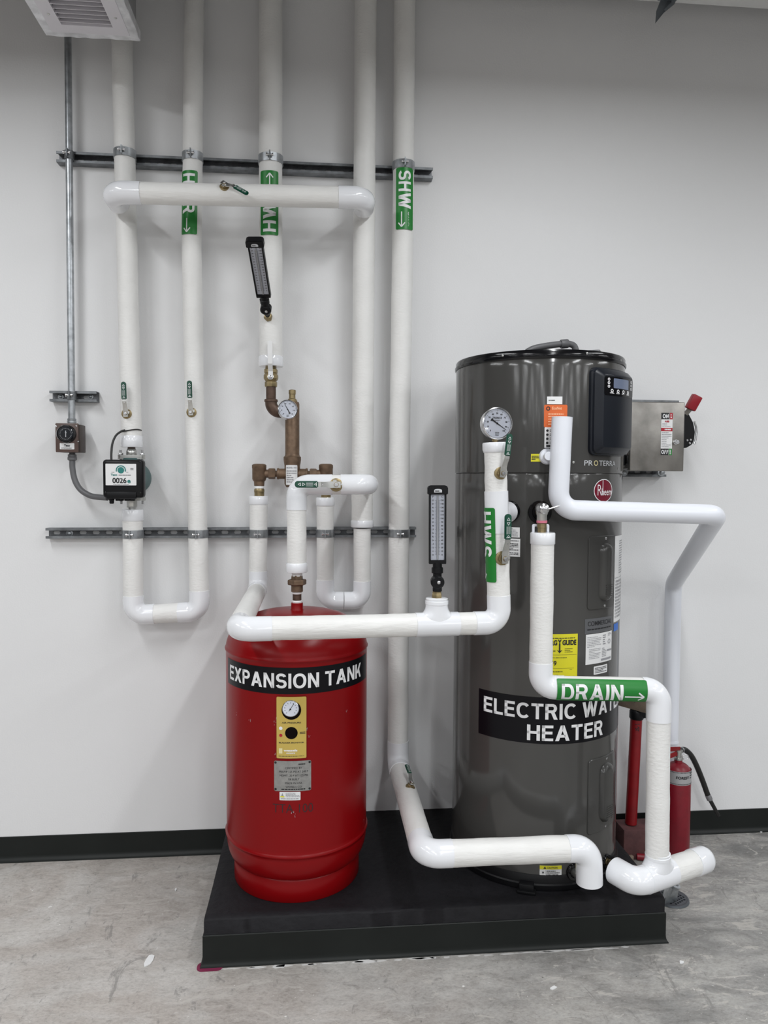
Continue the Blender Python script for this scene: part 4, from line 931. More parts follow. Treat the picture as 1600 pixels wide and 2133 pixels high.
for v in mb.bm.verts:
    d = V((v.co.x-TC.x, v.co.y-TC.y, 0)); near = min(abs(v.co.z-zl), abs(v.co.z-zs))
    if near < .004: v.co += d.normalized()*.0012*noise.noise(v.co*45); v.co.z += .001*noise.noise(v.co*30)
mb.build('shell', M['tank'], tank, ang=60)
MB().lathe([(rS-.001, PH+.0005), (rS, PH+.002), (rS, zj_-.004), (rS-.003, zj_), (rS-.012, zj_)], (TC.x, TC.y, 0), (0, 0, 1), 96).build('base_skirt', M['tank'], tank)
MB().lathe([(.034, zs+.112), (.026, zs+.120), (.0215, zs+.128), (.0212, TZ(1256)), (.0195, TZ(1255))], (TC.x, TC.y, 0), (0, 0, 1), 28).build('neck', M['tank'], tank)
TCc = (TC.x, TC.y)
def tpt(px, py): return cylhit(px, py, TCc, RT_)
def tang(px, py): return tpt(px, py)[0]
t0, zA = tpt(479, 1374); t1, zB = tpt(757, 1370); _, zC = tpt(620, 1446); _, zT = tpt(620, 1388)
zbt, zbb = (zT+zA)/2, zC
tm = (t0+t1)/2; half = (t1-t0)/2*RT_
sg = Flat().rect(-half-.02, zbb-.8, half+.035, zbt-.8).build('sign_band', M['sign'], tank, CylMap(TCc, RT_, tm, .8, .0007), .008)
# lettering (positions from the letters themselves)
ta, _ = tpt(479, 1400); tb_, _ = tpt(752, 1400); _, zb_ = tpt(600, 1434); _, zt2 = tpt(600, 1403)
wl = (tb_-ta)*RT_
Flat().big('EXPANSION TANK', 0, zb_-.8, (zt2-zb_), w=wl*.985).build('lettering', M['inkw'], sg, CylMap(TCc, RT_, (ta+tb_)/2, .8, .0014), .006)
def cdecal(name, m, px0, py0, px1, py1, C, R, parent, off=.0007, rr=0, ref=None):
    """sticker on a drum ; corners are taken from the photograph's outline of it"""
    (ta_, za), (tb2, zb2) = cylhit(px0, py1, C, R), cylhit(px1, py0, C, R)
    _, za2 = cylhit((px0+px1)/2, py1, C, R); _, zb3 = cylhit((px0+px1)/2, py0, C, R); za, zb2 = za2, zb3
    w_ = (tb2-ta_)*R; h_ = zb2-za; f = Flat(); f.rrect(-w_/2, -h_/2, w_/2, h_/2, rr) if rr else f.rect(-w_/2, -h_/2, w_/2, h_/2)
    mp = CylMap(C, R, (ta_+tb2)/2, (za+zb2)/2, off); mp2 = CylMap(C, R, (ta_+tb2)/2, (za+zb2)/2, off+.0007); mp3 = CylMap(C, R, (ta_+tb2)/2, (za+zb2)/2, off+.0014)
    return f.build(name, m, parent, mp, .008), w_, h_, mp2, mp3
pn, w_, h_, m2, m3 = cdecal('gauge_panel', M['gold'], 577, 1451, 638, 1579, TCc, RT_, tank, .004, .004)
hh = h_/2; hw = w_/2
zg = hh-h_*.205; 
f = Flat().disc(0, hh-h_*.215, w_*.325, 40).disc(w_*.0, hh-h_*.585, w_*.21, 36); f.build('port_hole', M['dark'], pn, m2, .006)
gc = m3(-.002, hh-h_*.185); gn = V((gc.x-TC.x, gc.y-TC.y, 0)).normalized(); gx_, gy_ = frame(gn)
MB().lathe([(w_*.285, -.012), (w_*.285, .002), (w_*.27, .003), (w_*.265, .0015)], gc, gn, 36).build('pressure_gauge', M['chrome'], pn)
pgf = Flat().disc(0, 0, w_*.265, 36).build('gauge_face', M['plate'], pn, FlatMap(gc+gn*.0022, gx_, gy_))
f = Flat()
for k in range(11):
    a = math.radians(225-27*k); f.line(w_*.22*math.cos(a), w_*.22*math.sin(a), w_*.18*math.cos(a), w_*.18*math.sin(a), w_*.016)
f.line(-w_*.06, -w_*.09, w_*.11, w_*.17, w_*.018); f.disc(-.001, -.002, w_*.03, 14); f.build('gauge_print', M['ink'], pn, FlatMap(gc+gn*.0028, gx_, gy_))
f = Flat().text('AIR PRESSURE', 0, hh-h_*.43, h_*.022, w=w_*.64, bold=.02).text('BLADDER MONITOR', 0, hh-h_*.755, h_*.022, w=w_*.84, bold=.02).micro(w_*.28, hh-h_*.61, w_*.46, hh-h_*.565, 2).micro(-w_*.43, -hh+h_*.03, w_*.43, -hh+h_*.045, 1); f.build('panel_print', M['ink'], pn, m2, .006)
f = Flat().disc(-w_*.355, hh-h_*.51, w_*.06, 20).text('wessels', w_*-.03, -hh+h_*.115, h_*.036, w=w_*.46, bold=.035).text('company', -w_*.02, -hh+h_*.08, h_*.022, w=w_*.3, bold=.03); f.build('panel_white_print', M['inkw'], pn, m2, .006)
Flat().rect(-w_*.42, -hh+h_*.08, -w_*.30, -hh+h_*.165).build('panel_emblem', M['goldlt'], pn, m2, .006)
Flat().disc(-w_*.355, hh-h_*.625, w_*.055, 20).build('red_indicator', M['inkr'], pn, m2, .006)
npl, w_, h_, m2, m3 = cdecal('nameplate', M['alu'], 571.5, 1585, 648, 1648, TCc, RT_, tank, .0015, .005)
f = Flat(); rows_ = ['CERTIFIED BY', 'MAWP 125 PSI AT 240 F', 'MDMT -20 F AT 125 PSI', 'YR BUILT', 'MADE IN USA', 'WESSELS CO']
for i, t in enumerate(rows_): f.text(t, w_*.03, h_*.24-i*h_*.125, h_*.062, bold=.0)
f.micro(w_*.16, h_*.36, w_*.36, h_*.42, 1, wmin=.1, wmax=.4).micro(-w_*.3, -h_*.47, w_*.34, -h_*.40, 1)
for sx in (-.46, .46):
    for sy in (-.44, .44): f.disc(w_*sx, h_*sy, .004, 10)
f.build('engraving', M['ink'], npl, m2, .006)
ws, w_, h_, m2, m3 = cdecal('warning_label', M['sticker'], 582.5, 1650, 626, 1667, TCc, RT_, tank, .0007, .002)
Flat().micro(-w_*.2, -h_*.12, w_*.46, h_*.42, 4).micro(-w_*.44, -h_*.42, w_*.42, -h_*.2, 1).poly([(-w_*.44, -h_*.12), (-w_*.28, -h_*.12), (-w_*.36, h_*.4)]).build('label_print', M['inkg'], ws, m2)
Flat().rect(-w_*.46, -h_*.12, -w_*.26, h_*.02).build('warning_strip', M['yellow'], ws, m3)
(ta, za), (tb_, zb2) = tpt(568.5, 1693), tpt(652, 1678)
Flat().text('TTA 100', 0, 0, .028, w=(tb_-ta)*RT_, bold=-.012).build('stencil', M['ink'], tank, CylMap(TCc, RT_, (ta+tb_)/2, tpt(610, 1693)[1], .0007), .006)
rng = random.Random(5); f = Flat()
for px, py in ((609, 1695), (614, 1699), (574, 1575), (573, 1498), (572, 1508), (641, 1520), (644, 1536), (757, 1708), (722, 1484), (520, 1500), (493, 1488)):
    t, z = tpt(px, py); 
    for k in range(3): x = (t-tm)*RT_+rng.uniform(-.004, .004); y = z-.8+rng.uniform(-.006, .006); f.poly([(x, y), (x+.0014, y+.001), (x+.001, y+.006*rng.random()+.002)])
f.build('paint_chips', M['inkl'], tank, CylMap(TCc, RT_, tm, .8, .0006))
# ================================================================== grey water heater
HC = (.826, -.35); HR = .3045
hz = lambda px, py: cylhit(px, py, HC, HR)[1]
ht = lambda px, py: cylhit(px, py, HC, HR)[0]
heater = thing('water_heater', 'tall grey electric water heater on the right of the black pad', 'water heater', (HC[0], HC[1], PH))
zseam = hz(1110, 985); ztop = hz(1120, 744); zrim = hz(1120, 727); zb0 = PH+.012
O3 = (HC[0], HC[1], 0); UP = (0, 0, 1)
MB().lathe([(.29, zb0), (.3045, zb0+.001)]+[(HR, lerp(zb0+.01, zseam-.006, k/24)) for k in range(25)]+[(HR-.001, zseam-.002), (HR-.004, zseam), (.28, zseam)], O3, UP, 128).build('lower_jacket', M['heater'], heater)
MB().lathe([(.28, zseam), (HR-.001, zseam), (HR+.0012, zseam+.002)]+[(HR+.0012, lerp(zseam+.004, ztop-.004, k/16)) for k in range(17)]+[(HR+.0005, ztop-.001), (.29, ztop)], O3, UP, 128).build('upper_shroud', M['heater'], heater)
MB().lathe([(HR-.006, ztop-.002), (HR+.004, ztop-.004), (HR+.0055, ztop-.002), (HR+.0055, ztop+.006), (HR+.002, ztop+.009), (HR+.002, zrim-.006), (HR-.001, zrim-.001), (HR-.008, zrim), (HR-.016, zrim-.004), (.05, zrim-.006), (.001, zrim-.006)], O3, UP, 128).build('top_cap', M['blackg'], heater)
MB().lathe([(HR-.01, PH+.002), (HR+.0085, PH+.002), (HR+.0095, PH+.008), (HR+.0095, PH+.020), (HR+.0055, PH+.024), (HR+.0035, PH+.05), (HR+.001, PH+.053), (HR-.006, PH+.054)], O3, UP, 128).build('base_ring', M['blackm'], heater)
fa = -.06-.30
for px, py in ((1097, 1858),):
    a = cylhit(px, py, HC, HR+.012)[0]; d = V((math.sin(a), -math.cos(a), 0)); p = V((HC[0], HC[1], PH))+d*(HR+.02)
    Rm = Matrix.Translation(p) @ Matrix.Rotation(a, 4, 'Z'); MB().box((0, 0, .016), (.05, .026, .030), .003, Rm).box((0, -.006, .006), (.062, .03, .010), .002, Rm).build('foot_bracket', M['blackm'], heater)
rv_pts = [(960, 1803, 1), (1235, 1845, 1)]
for px, py in ((974, 1811), (1235, 1845)):
    a, z = cylhit(px, py, HC, HR+.005); d = V((math.sin(a), -math.cos(a), 0)); MB().lathe([(.0035, 0), (.0035, .001), (.0015, .002)], V((HC[0], HC[1], PH+.036))+d*(HR+.0035), d, 12).build('rivet', M['steel'], heater)
for px, py in ((1195, 963), (1288, 976), (1048, 741), (1292, 751), (1222, 736)):
    a, z = cylhit(px, py, HC, HR+.002); d = V((math.sin(a), -math.cos(a), 0)); MB().lathe([(.004, 0), (.004, .001), (.0015, .002)], V((HC[0], HC[1], z))+d*(HR+(.001 if py > 800 else .0045)), d, 12).build('screw', M['steel'], heater)
# top fittings
tp = at(1120, 724, .22)
ep = [at(1098, 733, .20), at(1112, 726, .20), at(1135, 721, .20), at(1165, 717, .20), at(1183, 716, .20), at(1196, 721, .20), at(1201, 735, .20)]
MB().sweep(catmull(ep, 6), .0125, seg=18).lathe([(.0165, 0), (.018, .003), (.018, .026), (.0165, .03)], at(1168, 717, .20), at(1186, 715.5, .20)-at(1168, 717, .20), 20).build('top_conduit', M['flex'], heater)
p = at(1232, 724, .20); q = at(1255, 724, .2); MB().box((p.x, -.19, zrim+.03), (.085, .09, .085), .004, Matrix.Translation((p.x, -.19, 0)) @ Matrix.Rotation(-.5, 4, 'Z') @ Matrix.Translation((-p.x, .19, 0))).build('junction_box', M['greyplate'], heater)
# embossed covers on the drum
def drum_bump(name, m, px0, py0, px1, py1, rr, loops, parent, R=HR, dense=6):
    t0_, t1_ = ht(px0, (py0+py1)/2), ht(px1, (py0+py1)/2); xm = (px0+px1)/2; z0_, z1_ = hz(xm, py1), hz(xm, py0)
    w_, h_ = (t1_-t0_)*R, z1_-z0_; tm_, zm_ = (t0_+t1_)/2, (z0_+z1_)/2; bm = bmesh.new(); prev = None; last = None
    for ins, off in loops:
        pts = rrpts(-w_/2+ins, -h_/2+ins, w_/2-ins, h_/2-ins, max(rr-ins*.5, .002), 6); dpts = []
        for i in range(len(pts)):
            a_, b_ = V(pts[i]), V(pts[(i+1) % len(pts)]); k = dense if (b_-a_).length > .02 else 1
            for j in range(k): dpts.append(lerp(a_, b_, j/k))
        mp = CylMap(HC, R, tm_, zm_, off); ring = [bm.verts.new(mp(x, y)) for x, y in dpts]
        if prev:
            for i in range(len(ring)): bm.faces.new((prev[i], prev[(i+1) % len(ring)], ring[(i+1) % len(ring)], ring[i]))
        prev = ring; last = (ins, off, max(rr-ins*.5, .002))
    mb = MB(); mb.merge(bm)
    f = Flat().rrect(-w_/2+last[0], -h_/2+last[0], w_/2-last[0], h_/2-last[0], last[2])
    for i in range(1, 24):
        x = lerp(-w_/2, w_/2, i/24); bmesh.ops.bisect_plane(f.bm, geom=f.bm.verts[:]+f.bm.edges[:]+f.bm.faces[:], plane_co=(x, 0, 0), plane_no=(1, 0, 0), dist=1e-7)
    mp = CylMap(HC, R, tm_, zm_, last[1])
    for v in f.bm.verts: v.co = mp(v.co.x, v.co.y)
    mb.merge(f.bm); o = mb.build(name, m, parent, ang=24); return o, tm_, zm_, w_, h_
cp, ct, cz, cw, chh = drum_bump('control_panel', M['navy'], 1226, 768, 1296, 949, .022, [(-.001, 0), (0, .010), (.0015, .0125), (.004, .0135), (.005, .016), (.006, .022), (.024, .0385), (.0255, .0395), (.028, .040)], heater, HR+.0012)
cm = lambda o_: CylMap(HC, HR+.0012, ct, cz, .040+o_)
hw, hh = cw/2-.028, chh/2-.030
scr = Flat().rrect(-hw, hh*.44, hw, hh*.98, .008).build('screen_bezel', M['blackg'], cp, cm(.0008), .006)
Flat().rrect(-hw*.52, hh*.66, hw*.52, hh*.94, .003).build('screen', M['lcd'], scr, cm(.0016), .006)
f = Flat()
for sx in (-.78, .78):
    for sy in (.90, .80, .70): f.ring(hw*sx, hh*sy, .0025, .005, n=12)
for k in range(4): f.ring(hw*(-.6+.36*k), hh*.58, .003, .006, n=12); f.micro(hw*(-.72+.36*k), hh*.50, hw*(-.48+.36*k), hh*.535, 2, wmin=.3, wmax=.6)
f.build('buttons', M['inkw'], scr, cm(.0016), .006)
for py0, py1, k in ((1116, 1268, 1), (1577, 1730, 0)):
    pn_, at_, az_, aw, ah = drum_bump('access_panel', M['heatpl'], 1224, py0, 1277, py1, .012, [(0, 0), (.0005, .003), (.002, .0045)], heater)
    bm = bmesh.new(); prev = None
    w3, h3 = aw*.46, ah*.80
    for ins, off in ((0, .0045), (.004, .013), (.010, .0185), (.022, .0205), (w3/2-.006, .020)):
        pts = rrpts(-w3/2+ins+.012, -h3/2+ins, w3/2-ins+.012, h3/2-ins, max(.003, min(w3, h3)/2-.002-ins), 8); mp = CylMap(HC, HR, at_, az_, off); ring = [bm.verts.new(mp(*q_)) for q_ in pts]
        if prev:
            for i in range(len(ring)): bm.faces.new((prev[i], prev[(i+1) % len(ring)], ring[(i+1) % len(ring)], ring[i]))
        prev = ring
    bm.faces.new(prev); mb = MB(); mb.merge(bm)
    for i in range(6): mb.box((0, 0, 0), (aw*.24, .003, .002), 0, Matrix.Translation(CylMap(HC, HR, at_, az_, .0205)(.012, -ah*.17-i*.0075)) @ Matrix.Rotation(at_+.04, 4, 'Z'))
    mb.build('embossed_grip', M['heatpl'], pn_, ang=45)
    for sy in (.46, -.46): MB().lathe([(.0045, 0), (.0045, .0012), (.002, .0025)], CylMap(HC, HR, at_, az_, .0045)(0.01, ah*sy), (math.sin(at_), -math.cos(at_), 0), 12).build('panel_screw', M['chrome'], pn_)
# black sign
t0, _ = cylhit(997.5, 1480, HC, HR); zs1 = hz(997.5, 1433); zs0 = hz(997.5, 1526.5)
tl, _ = cylhit(1098, 1520, HC, HR); tr, _ = cylhit(1255, 1515, HC, HR); tcn_ = (tl+tr)/2; wl2 = (tr-tl)*HR
hwid = (tcn_-t0)*HR; zm_ = (zs0+zs1)/2
sgm = lambda o_: CylMap(HC, HR, tcn_, zm_, o_)
sb = Flat().rect(-hwid, zs0-zm_, hwid, zs1-zm_).build('sign_band', M['sign'], heater, sgm(.0007), .008)
te, _ = cylhit(1008.5, 1460, HC, HR); wtop = 2*(tcn_-te)*HR; zl0 = hz(1009, 1480.5)-zm_; zl1 = hz(1009, 1449)-zm_
ze0 = hz(1098, 1541)-zm_; ze1 = hz(1098, 1508.5)-zm_
Flat().big('ELECTRIC WATER', 0, zl0, zl1-zl0, w=wtop).build('lettering', M['inkw'], sb, sgm(.0014), .006)
Flat().big('HEATER', 0, ze0, ze1-ze0, w=wl2).build('lettering', M['inkw'], sb, sgm(.0014), .006)
# printed stickers
def hd_(name, m, x0, y0, x1, y1, rr=0, R=HR, off=.0007): return cdecal(name, M[m], x0, y0, x1, y1, HC, R, heater, off, rr)
RS = HR+.0012
o, w_, h_, m2, m3 = hd_('serial_label', 'sticker', 1139.5, 826, 1171.5, 842, 0, RS); Flat().micro(-w_*.4, -h_*.12, w_*.4, h_*.12, 1).build('print', M['ink'], o, m2)
o, w_, h_, m2, m3 = hd_('orange_label', 'orange', 1133, 843, 1182, 890, .004, RS)
f = Flat().text('EcoNet', w_*.05, h_*.28, h_*.13, w=w_*.42, bold=.02).micro(-w_*.32, -h_*.42, w_*.42, h_*.14, 5, .4); f.build('print', M['orangel'], o, m2, .006)
Flat().ring(-w_*.33, h_*.33, w_*.05, w_*.09, n=20).build('emblem', M['ink'], o, m2, .006)
o, w_, h_, m2, m3 = hd_('instruction_label', 'sticker', 1134, 890, 1182, 933, .002, RS)
f = Flat()
for k in range(4): f.disc(-w_*.38, h_*(.34-.2*k), w_*.055, 14); f.micro(-w_*.27, h_*(.27-.2*k), w_*.1, h_*(.41-.2*k), 2)
f.rect(-w_*.42, -h_*.46, -w_*.1, -h_*.36); f.build('print', M['ink'], o, m2, .006)
o, w_, h_, m2, m3 = hd_('caution_tag', 'yellow', 1106, 945.5, 1136, 961.5, 0, RS); Flat().micro(-w_*.45, -h_*.3, w_*.1, h_*.3, 3, wmin=.1, wmax=.3).build('print', M['ink'], o, m2)
ta, _ = cylhit(1217, 965, HC, RS); tb_, _ = cylhit(1281, 965, HC, RS); f = Flat().text('PR', 0, 0, .0205, w=.033, bold=.0, align='L'); tw2 = (tb_-ta)*RS
zz0 = cylhit(1250, 970, HC, RS)[1]
f = Flat().text('PR', 0, 0, .017, w=tw2*.22, bold=.0, align='L').text('TERRA', tw2*.40, 0, .017, w=tw2*.6, bold=0, align='L'); f.build('badge_lettering', M['inkl'], heater, CylMap(HC, RS, ta, zz0, .0012), .006)
Flat().ring(tw2*.31, .0085, .0065, .0088, n=24).build('badge_ring', M['goldlt'], heater, CylMap(HC, RS, ta, zz0, .0012), .006)
(ta, _), (tb_, _) = cylhit(1236.5, 1021, HC, HR), cylhit(1274.5, 1021, HC, HR); zz0, zz1 = hz(1255, 1046), hz(1255, 998); ow, oh = (tb_-ta)*HR, zz1-zz0
om = lambda o_: CylMap(HC, HR, (ta+tb_)/2, (zz0+zz1)/2, o_)
k_ = oh/ow
o = Flat().disc(0, 0, ow*.48, 48, oh*.48).build('maker_emblem', M['maroon'], heater, om(.0008), .006)
f = Flat().ring(0, 0, ow*.47, ow*.50, n=48, k=k_).text('R', -ow*.22, -oh*.20, oh*.46, w=ow*.20, bold=-.01).text('heem', ow*.17, -oh*.20, oh*.30, w=ow*.58, bold=0).rect(-ow*.075, -oh*.2, -ow*.045, oh*.47); f.build('emblem_lettering', M['inkw'], o, om(.0015), .006)
o, w_, h_, m2, m3 = hd_('notice_label', 'sticker', 1040, 1098, 1083, 1119); Flat().micro(-w_*.4, -h_*.42, w_*.42, h_*.42, 7, .45).build('print', M['inkg'], o, m2)
o, w_, h_, m2, m3 = hd_('notice_label', 'sticker', 1040, 1121.5, 1084, 1159); Flat().micro(-w_*.4, -h_*.42, w_*.42, h_*.42, 10, .5).build('print', M['ink'], o, m2)
o, w_, h_, m2, m3 = hd_('energy_label', 'yellow', 1124, 1321, 1203.5, 1418)
_, zt_ = cylhit(1203, 1321, HC, HR)
f = Flat(); tW = w_*.90
f.text('ENERG', -w_*.46, h_*.26, h_*.115, w=w_*.40, bold=.05, align='L').text('GUIDE', w_*.075, h_*.26, h_*.115, w=w_*.385, bold=.05, align='L').text('Y', w_*.005, h_*.26, h_*.125, w=w_*.10, bold=.05)
f.rect(-w_*.015, h_*.12, w_*.025, h_*.30).poly([(w_*-.07, h_*.165), (w_*.005, h_*.09), (w_*.08, h_*.165), (w_*.005, h_*.135)]).micro(w_*.14, h_*.10, w_*.36, h_*.2, 3, .4).micro(-w_*.4, h_*.12, -w_*.1, h_*.16, 1).micro(-w_*.4, h_*.40, w_*.42, h_*.43, 1)
f.rect(-w_*.47, h_*.055, w_*.47, h_*.06).micro(-w_*.3, -h_*.02, w_*.2, h_*.01, 1).text('49', -w_*.07, -h_*.17, h_*.10, bold=.03, align='R').rect(-w_*.4, -h_*.235, w_*.4, h_*-.231).micro(w_*.28, -h_*.27, w_*.36, -h_*.255, 1)
f.micro(-w_*.4, -h_*.32, w_*.1, -h_*.29, 1).micro(-w_*.4, -h_*.39, w_*.36, -h_*.365, 1).micro(-w_*.3, -h_*.47, w_*.2, -h_*.42, 2).rect(w_*.16, -h_*.485, w_*.42, -h_*.405)
f.build('print', M['ink'], o, m2, .006)
o, w_, h_, m2, m3 = hd_('commercial_plate', 'greyplate', 1218, 1287, 1275, 1318)
f = Flat().text('COMMERCIAL', 0.002, h_*.02, h_*.30, w=w_*.86, bold=.005).micro(-w_*.43, -h_*.30, w_*.43, -h_*.14, 1, wmin=.08); f.build('print', M['ink'], o, m2, .006)
o, w_, h_, m2, m3 = hd_('rating_label', 'sticker', 1219.5, 1319, 1274, 1381)
f = Flat().micro(-w_*.46, h_*.05, w_*.02, h_*.42, 7, .35).micro(w_*.08, h_*.08, w_*.2, h_*.44, 5, .5).micro(-w_*.4, -h_*.34, -.001, h_*.02, 7, .35).micro(w_*.05, -h_*.32, w_*.24, h_*.0, 6, .45).rect(w_*.02, -h_*.44, w_*.45, -h_*.37).ring(w_*.36, h_*.16, .006, .0085, n=16).micro(w_*.3, h_*.34, w_*.46, h_*.46, 3).rect(w_*.27, -h_*.16, w_*.48, -h_*.10)
f.build('print', M['inkg'], o, m2, .006)
o, w_, h_, m2, m3 = hd_('small_notice', 'sticker', 1236.5, 1386, 1264.5, 1403, .003); Flat().micro(-w_*.42, -h_*.36, w_*.42, h_*.36, 4, .45).build('print', M['ink'], o, m2, .006)
ts_ = cylhit(1279.5, 1200, HC, HR)[0]; za, zb2 = hz(1281, 1299), hz(1281, 1117)
sm = lambda o_: CylMap(HC, HR, ts_, za, o_); hS = zb2-za
o = Flat().rect(0, hS*.02, .15, hS).build('spec_sheet', M['sticker'], heater, sm(.0007), .008)
f = Flat()
for k in range(16): f.micro(.012+k*.0085, hS*.06, .016+k*.0085, hS*.5, 12, .7, .5, .9)
f.micro(.045, hS*.56, .13, hS*.95, 14, .4); f.rect(.004, hS*.52, .14, hS*.525); f.build('print', M['inkg'], o, sm(.0014), .006)
Flat().rect(.004, -hS*.085, .05, hS*-.0).build('blue_tab', M['blue'], heater, sm(.0007), .006)
o, w_, h_, m2, m3 = hd_('caution_label', 'sticker', 1124, 1803, 1170, 1826); Flat().rect(-w_/2, h_*.16, w_/2, h_/2).build('caution_strip', M['yellow'], o, m2, .006)
f = Flat().text('CAUTION', w_*.06, h_*.24, h_*.16, w=w_*.48, bold=.02).poly([(-w_*.34, h_*.22), (-w_*.20, h_*.22), (-w_*.27, h_*.44)]).micro(-w_*.2, -h_*.4, w_*.4, h_*.1, 3, .4).poly([(-w_*.40, -h_*.04), (-w_*.30, -h_*.04), (-w_*.35, -h_*.26)]).rect(-w_*.24, -h_*.46, -w_*.235, h_*.12); f.build('print', M['ink'], o, m3, .006)
# ports
def port(name, m, px, py, r, prof_):
    a, z = cylhit(px, py, HC, HR); d = V((math.sin(a), -math.cos(a), 0)); p = V((HC[0], HC[1], z))+d*(HR-.004)
    MB().lathe([(r*q_, h) for q_, h in prof_], p, d, 40).build(name, M[m], heater); return p, d
RG_ = [(1, 0), (1, .008), (.93, .012), (.66, .011), (.60, .006), (.3, .005)]
port('hot_port', 'blackg', 1062, 1065, .036, RG_); pT_, dT_ = port('relief_port', 'blackg', 1124.5, 1067, .039, RG_)
port('cold_port', 'blackg', 1196, 1815, .030, RG_); pD_, dD_ = port('drain_port', 'blackg', 1262, 1794, .026, RG_)
port('condensate_port', 'pvcpipe', 1140, 951, .027, [(1, 0), (1, .008), (.85, .014), (.55, .016), (.55, .05), (.5, .052)])
# cold inlet nipple hidden behind the low elbow
a_, z_q = cylhit(1196, 1815, HC, HR)
nip = V((HC[0], HC[1], z_q))+V((math.sin(a_), -math.cos(a_), 0))*HR
MB().sweep([nip, nip+V((math.sin(a_), -math.cos(a_), 0))*.055, V((E_[6].x, E_[6].y+.025, E_[6].z+.022)), V((E_[6].x, E_[6].y+.005, E_[6].z+.045))], .0145, seg=18).build('cold_nipple', M['steel'], heater)
# drain cock
dv = thing('drain_cock', 'small brass drain cock at the foot of the heater pointing at the low white elbow', 'valve', pD_)
e_ = pD_+dD_*.02; qe = cL+ldir*(Ll-.03); mb = MB(); mb.sweep([pD_, e_, lerp(e_, qe, .5), qe], [.013, .013, .0115, .0125], seg=16).hexnut(lerp(e_, qe, .30), lerp(e_, qe, .45), .019); mb.build('body', M['brass'], dv)
zz_ = lerp(e_, qe, .2); MB().cyl(zz_, zz_+V((0, 0, .024)), .006).box(zz_+V((0, 0, .028)), (.032, .010, .008), .002).build('key_handle', M['blackm'], dv)
# ================================================================== relief valve
rvp = R0+V((0, 0, .0)); X = R0.x; ZB = R0.z
zq = lambda py: at(1125, py, .76).z
tv = thing('relief_valve', 'silver and bronze relief valve with lever above the white drain pipe', 'valve', (X, R0.y, zq(1062)))
vc = V((X, R0.y+.012, zq(1060)))
mb = MB(); mb.sweep(straight(pT_, vc, .02), .0155, seg=20); mb.build('inlet', M['bronze'], tv)
mb = MB(); mb.lathe([(.012, -.018), (.019, -.014), (.0195, .010), (.0175, .016), (.0165, .026), (.012, .030), (.009, .031)], vc, (0, -1, .05), 28); mb.build('bonnet', M['chrome'], tv)
MB().lathe([(.0150, zq(1086)), (.0162, zq(1084)), (.0162, zq(1074)), (.0185, zq(1070)), (.0185, zq(1058))], (X, vc.y, 0), UP, 24).build('outlet', M['steel'], tv)
MB().cyl((X, vc.y, zq(1089.5)), (X, vc.y, zq(1084.5)), .0170).build('red_band', mat('pink_tag', srgb(214, 120, 140), .5), tv)
MB().lathe([(.0135, ZB-.012), (.0135, zq(1100)), (.0155, zq(1099.5)), (.0155, zq(1091)), (.014, zq(1089.5))], (X, vc.y, 0), UP, 8, .3).build('drain_nipple', M['brass'], tv, ang=20)
lv0 = vc+V((0, -.030, .0)); MB().sweep([lv0+V((-.006, 0, -.004)), lv0+V((.012, -.005, .001)), lv0+V((.045, -.003, .010))], .0028, seg=8).box(lv0+V((.0, -.002, .0)), (.014, .006, .012), .002).build('lever', M['chrome'], tv)
MB().prism([(-.028, -.008), (-.020, -.008), (-.020, .010), (.020, .010), (.020, -.008), (.028, -.008), (.028, .014), (.024, .018), (-.024, .018), (-.028, .014)], -.003, .003, Matrix.Translation((X, vc.y+.012, zq(1108)+.006)) @ Matrix.Rotation(PI/2, 4, 'X'), bev=.001).build('bracket_clip', M['pvcpipe'], tv)
# ================================================================== stainless disconnect switch
fd = .235
b0, b1 = at(1311.5, 981, fd), at(1427.5, 838, fd)
sw = thing('disconnect_switch', 'stainless steel switch box with red handle on the wall right of the heater', 'switch', ((b0.x+b1.x)/2, -.045, b0.z))
cx, cz = (b0.x+b1.x)/2, (b0.z+b1.z)/2; bw, bh = b1.x-b0.x, b1.z-b0.z
MB().box((cx+.006, -(.046+fd-.022)/2, cz+.002), (bw-.022, fd-.022-.046, bh-.014), .004).build('enclosure', M['stainless'], sw)
MB().box((cx, -fd+.011, cz), (bw, .022, bh), .004, seg=3).build('door', M['stainless'], sw)
for pz in (876, 958):
    p = at(1306, pz, .2); mb = MB(); mb.box((cx-bw/2+.002, -.205, p.z), (.014, .03, .034), .003).cyl((cx-bw/2-.008, -.195, p.z-.022), (cx-bw/2-.008, -.195, p.z+.022), .008); mb.build('hinge', M['blackm'], sw)
    MB().box((cx-bw/2-.003, -.165, p.z+.002), (.003, .05, .06), .001).build('latch_plate', M['stainless'], sw)
p = at(1408, 921, fd+.004); MB().lathe([(.010, 0), (.010, .004), (.006, .005), (.006, .014), (.008, .015), (.008, .018)], (p.x, -fd, p.z), (0, -1, 0), 18).build('latch_knob', M['chrome'], sw)
ax_ = b1.x+.004
gp_ = [at(x, y, .14) for x, y in ((1420, 862), (1432, 861), (1442, 880), (1446, 900), (1444, 916), (1440, 926), (1428, 933), (1420, 933))]
mb = MB(); mb.prism([(p.x, p.z) for p in gp_], -.03, .03, Matrix.Translation((0, -.12, 0)) @ Matrix.Rotation(PI/2, 4, 'X'), bev=.003); mb.build('side_guard', M['blackm'], sw)
h0 = V((ax_+.014, -.125, zof(1438, 885, .14))); h1 = at(1436, 862, .15); h1 = V((ax_+.022, -.15, zof(1436, 856, .15))); h2 = at(1450, 838, .17)
gd = (h2-h0).normalized()
Hm = lambda o: Matrix.Translation(o)
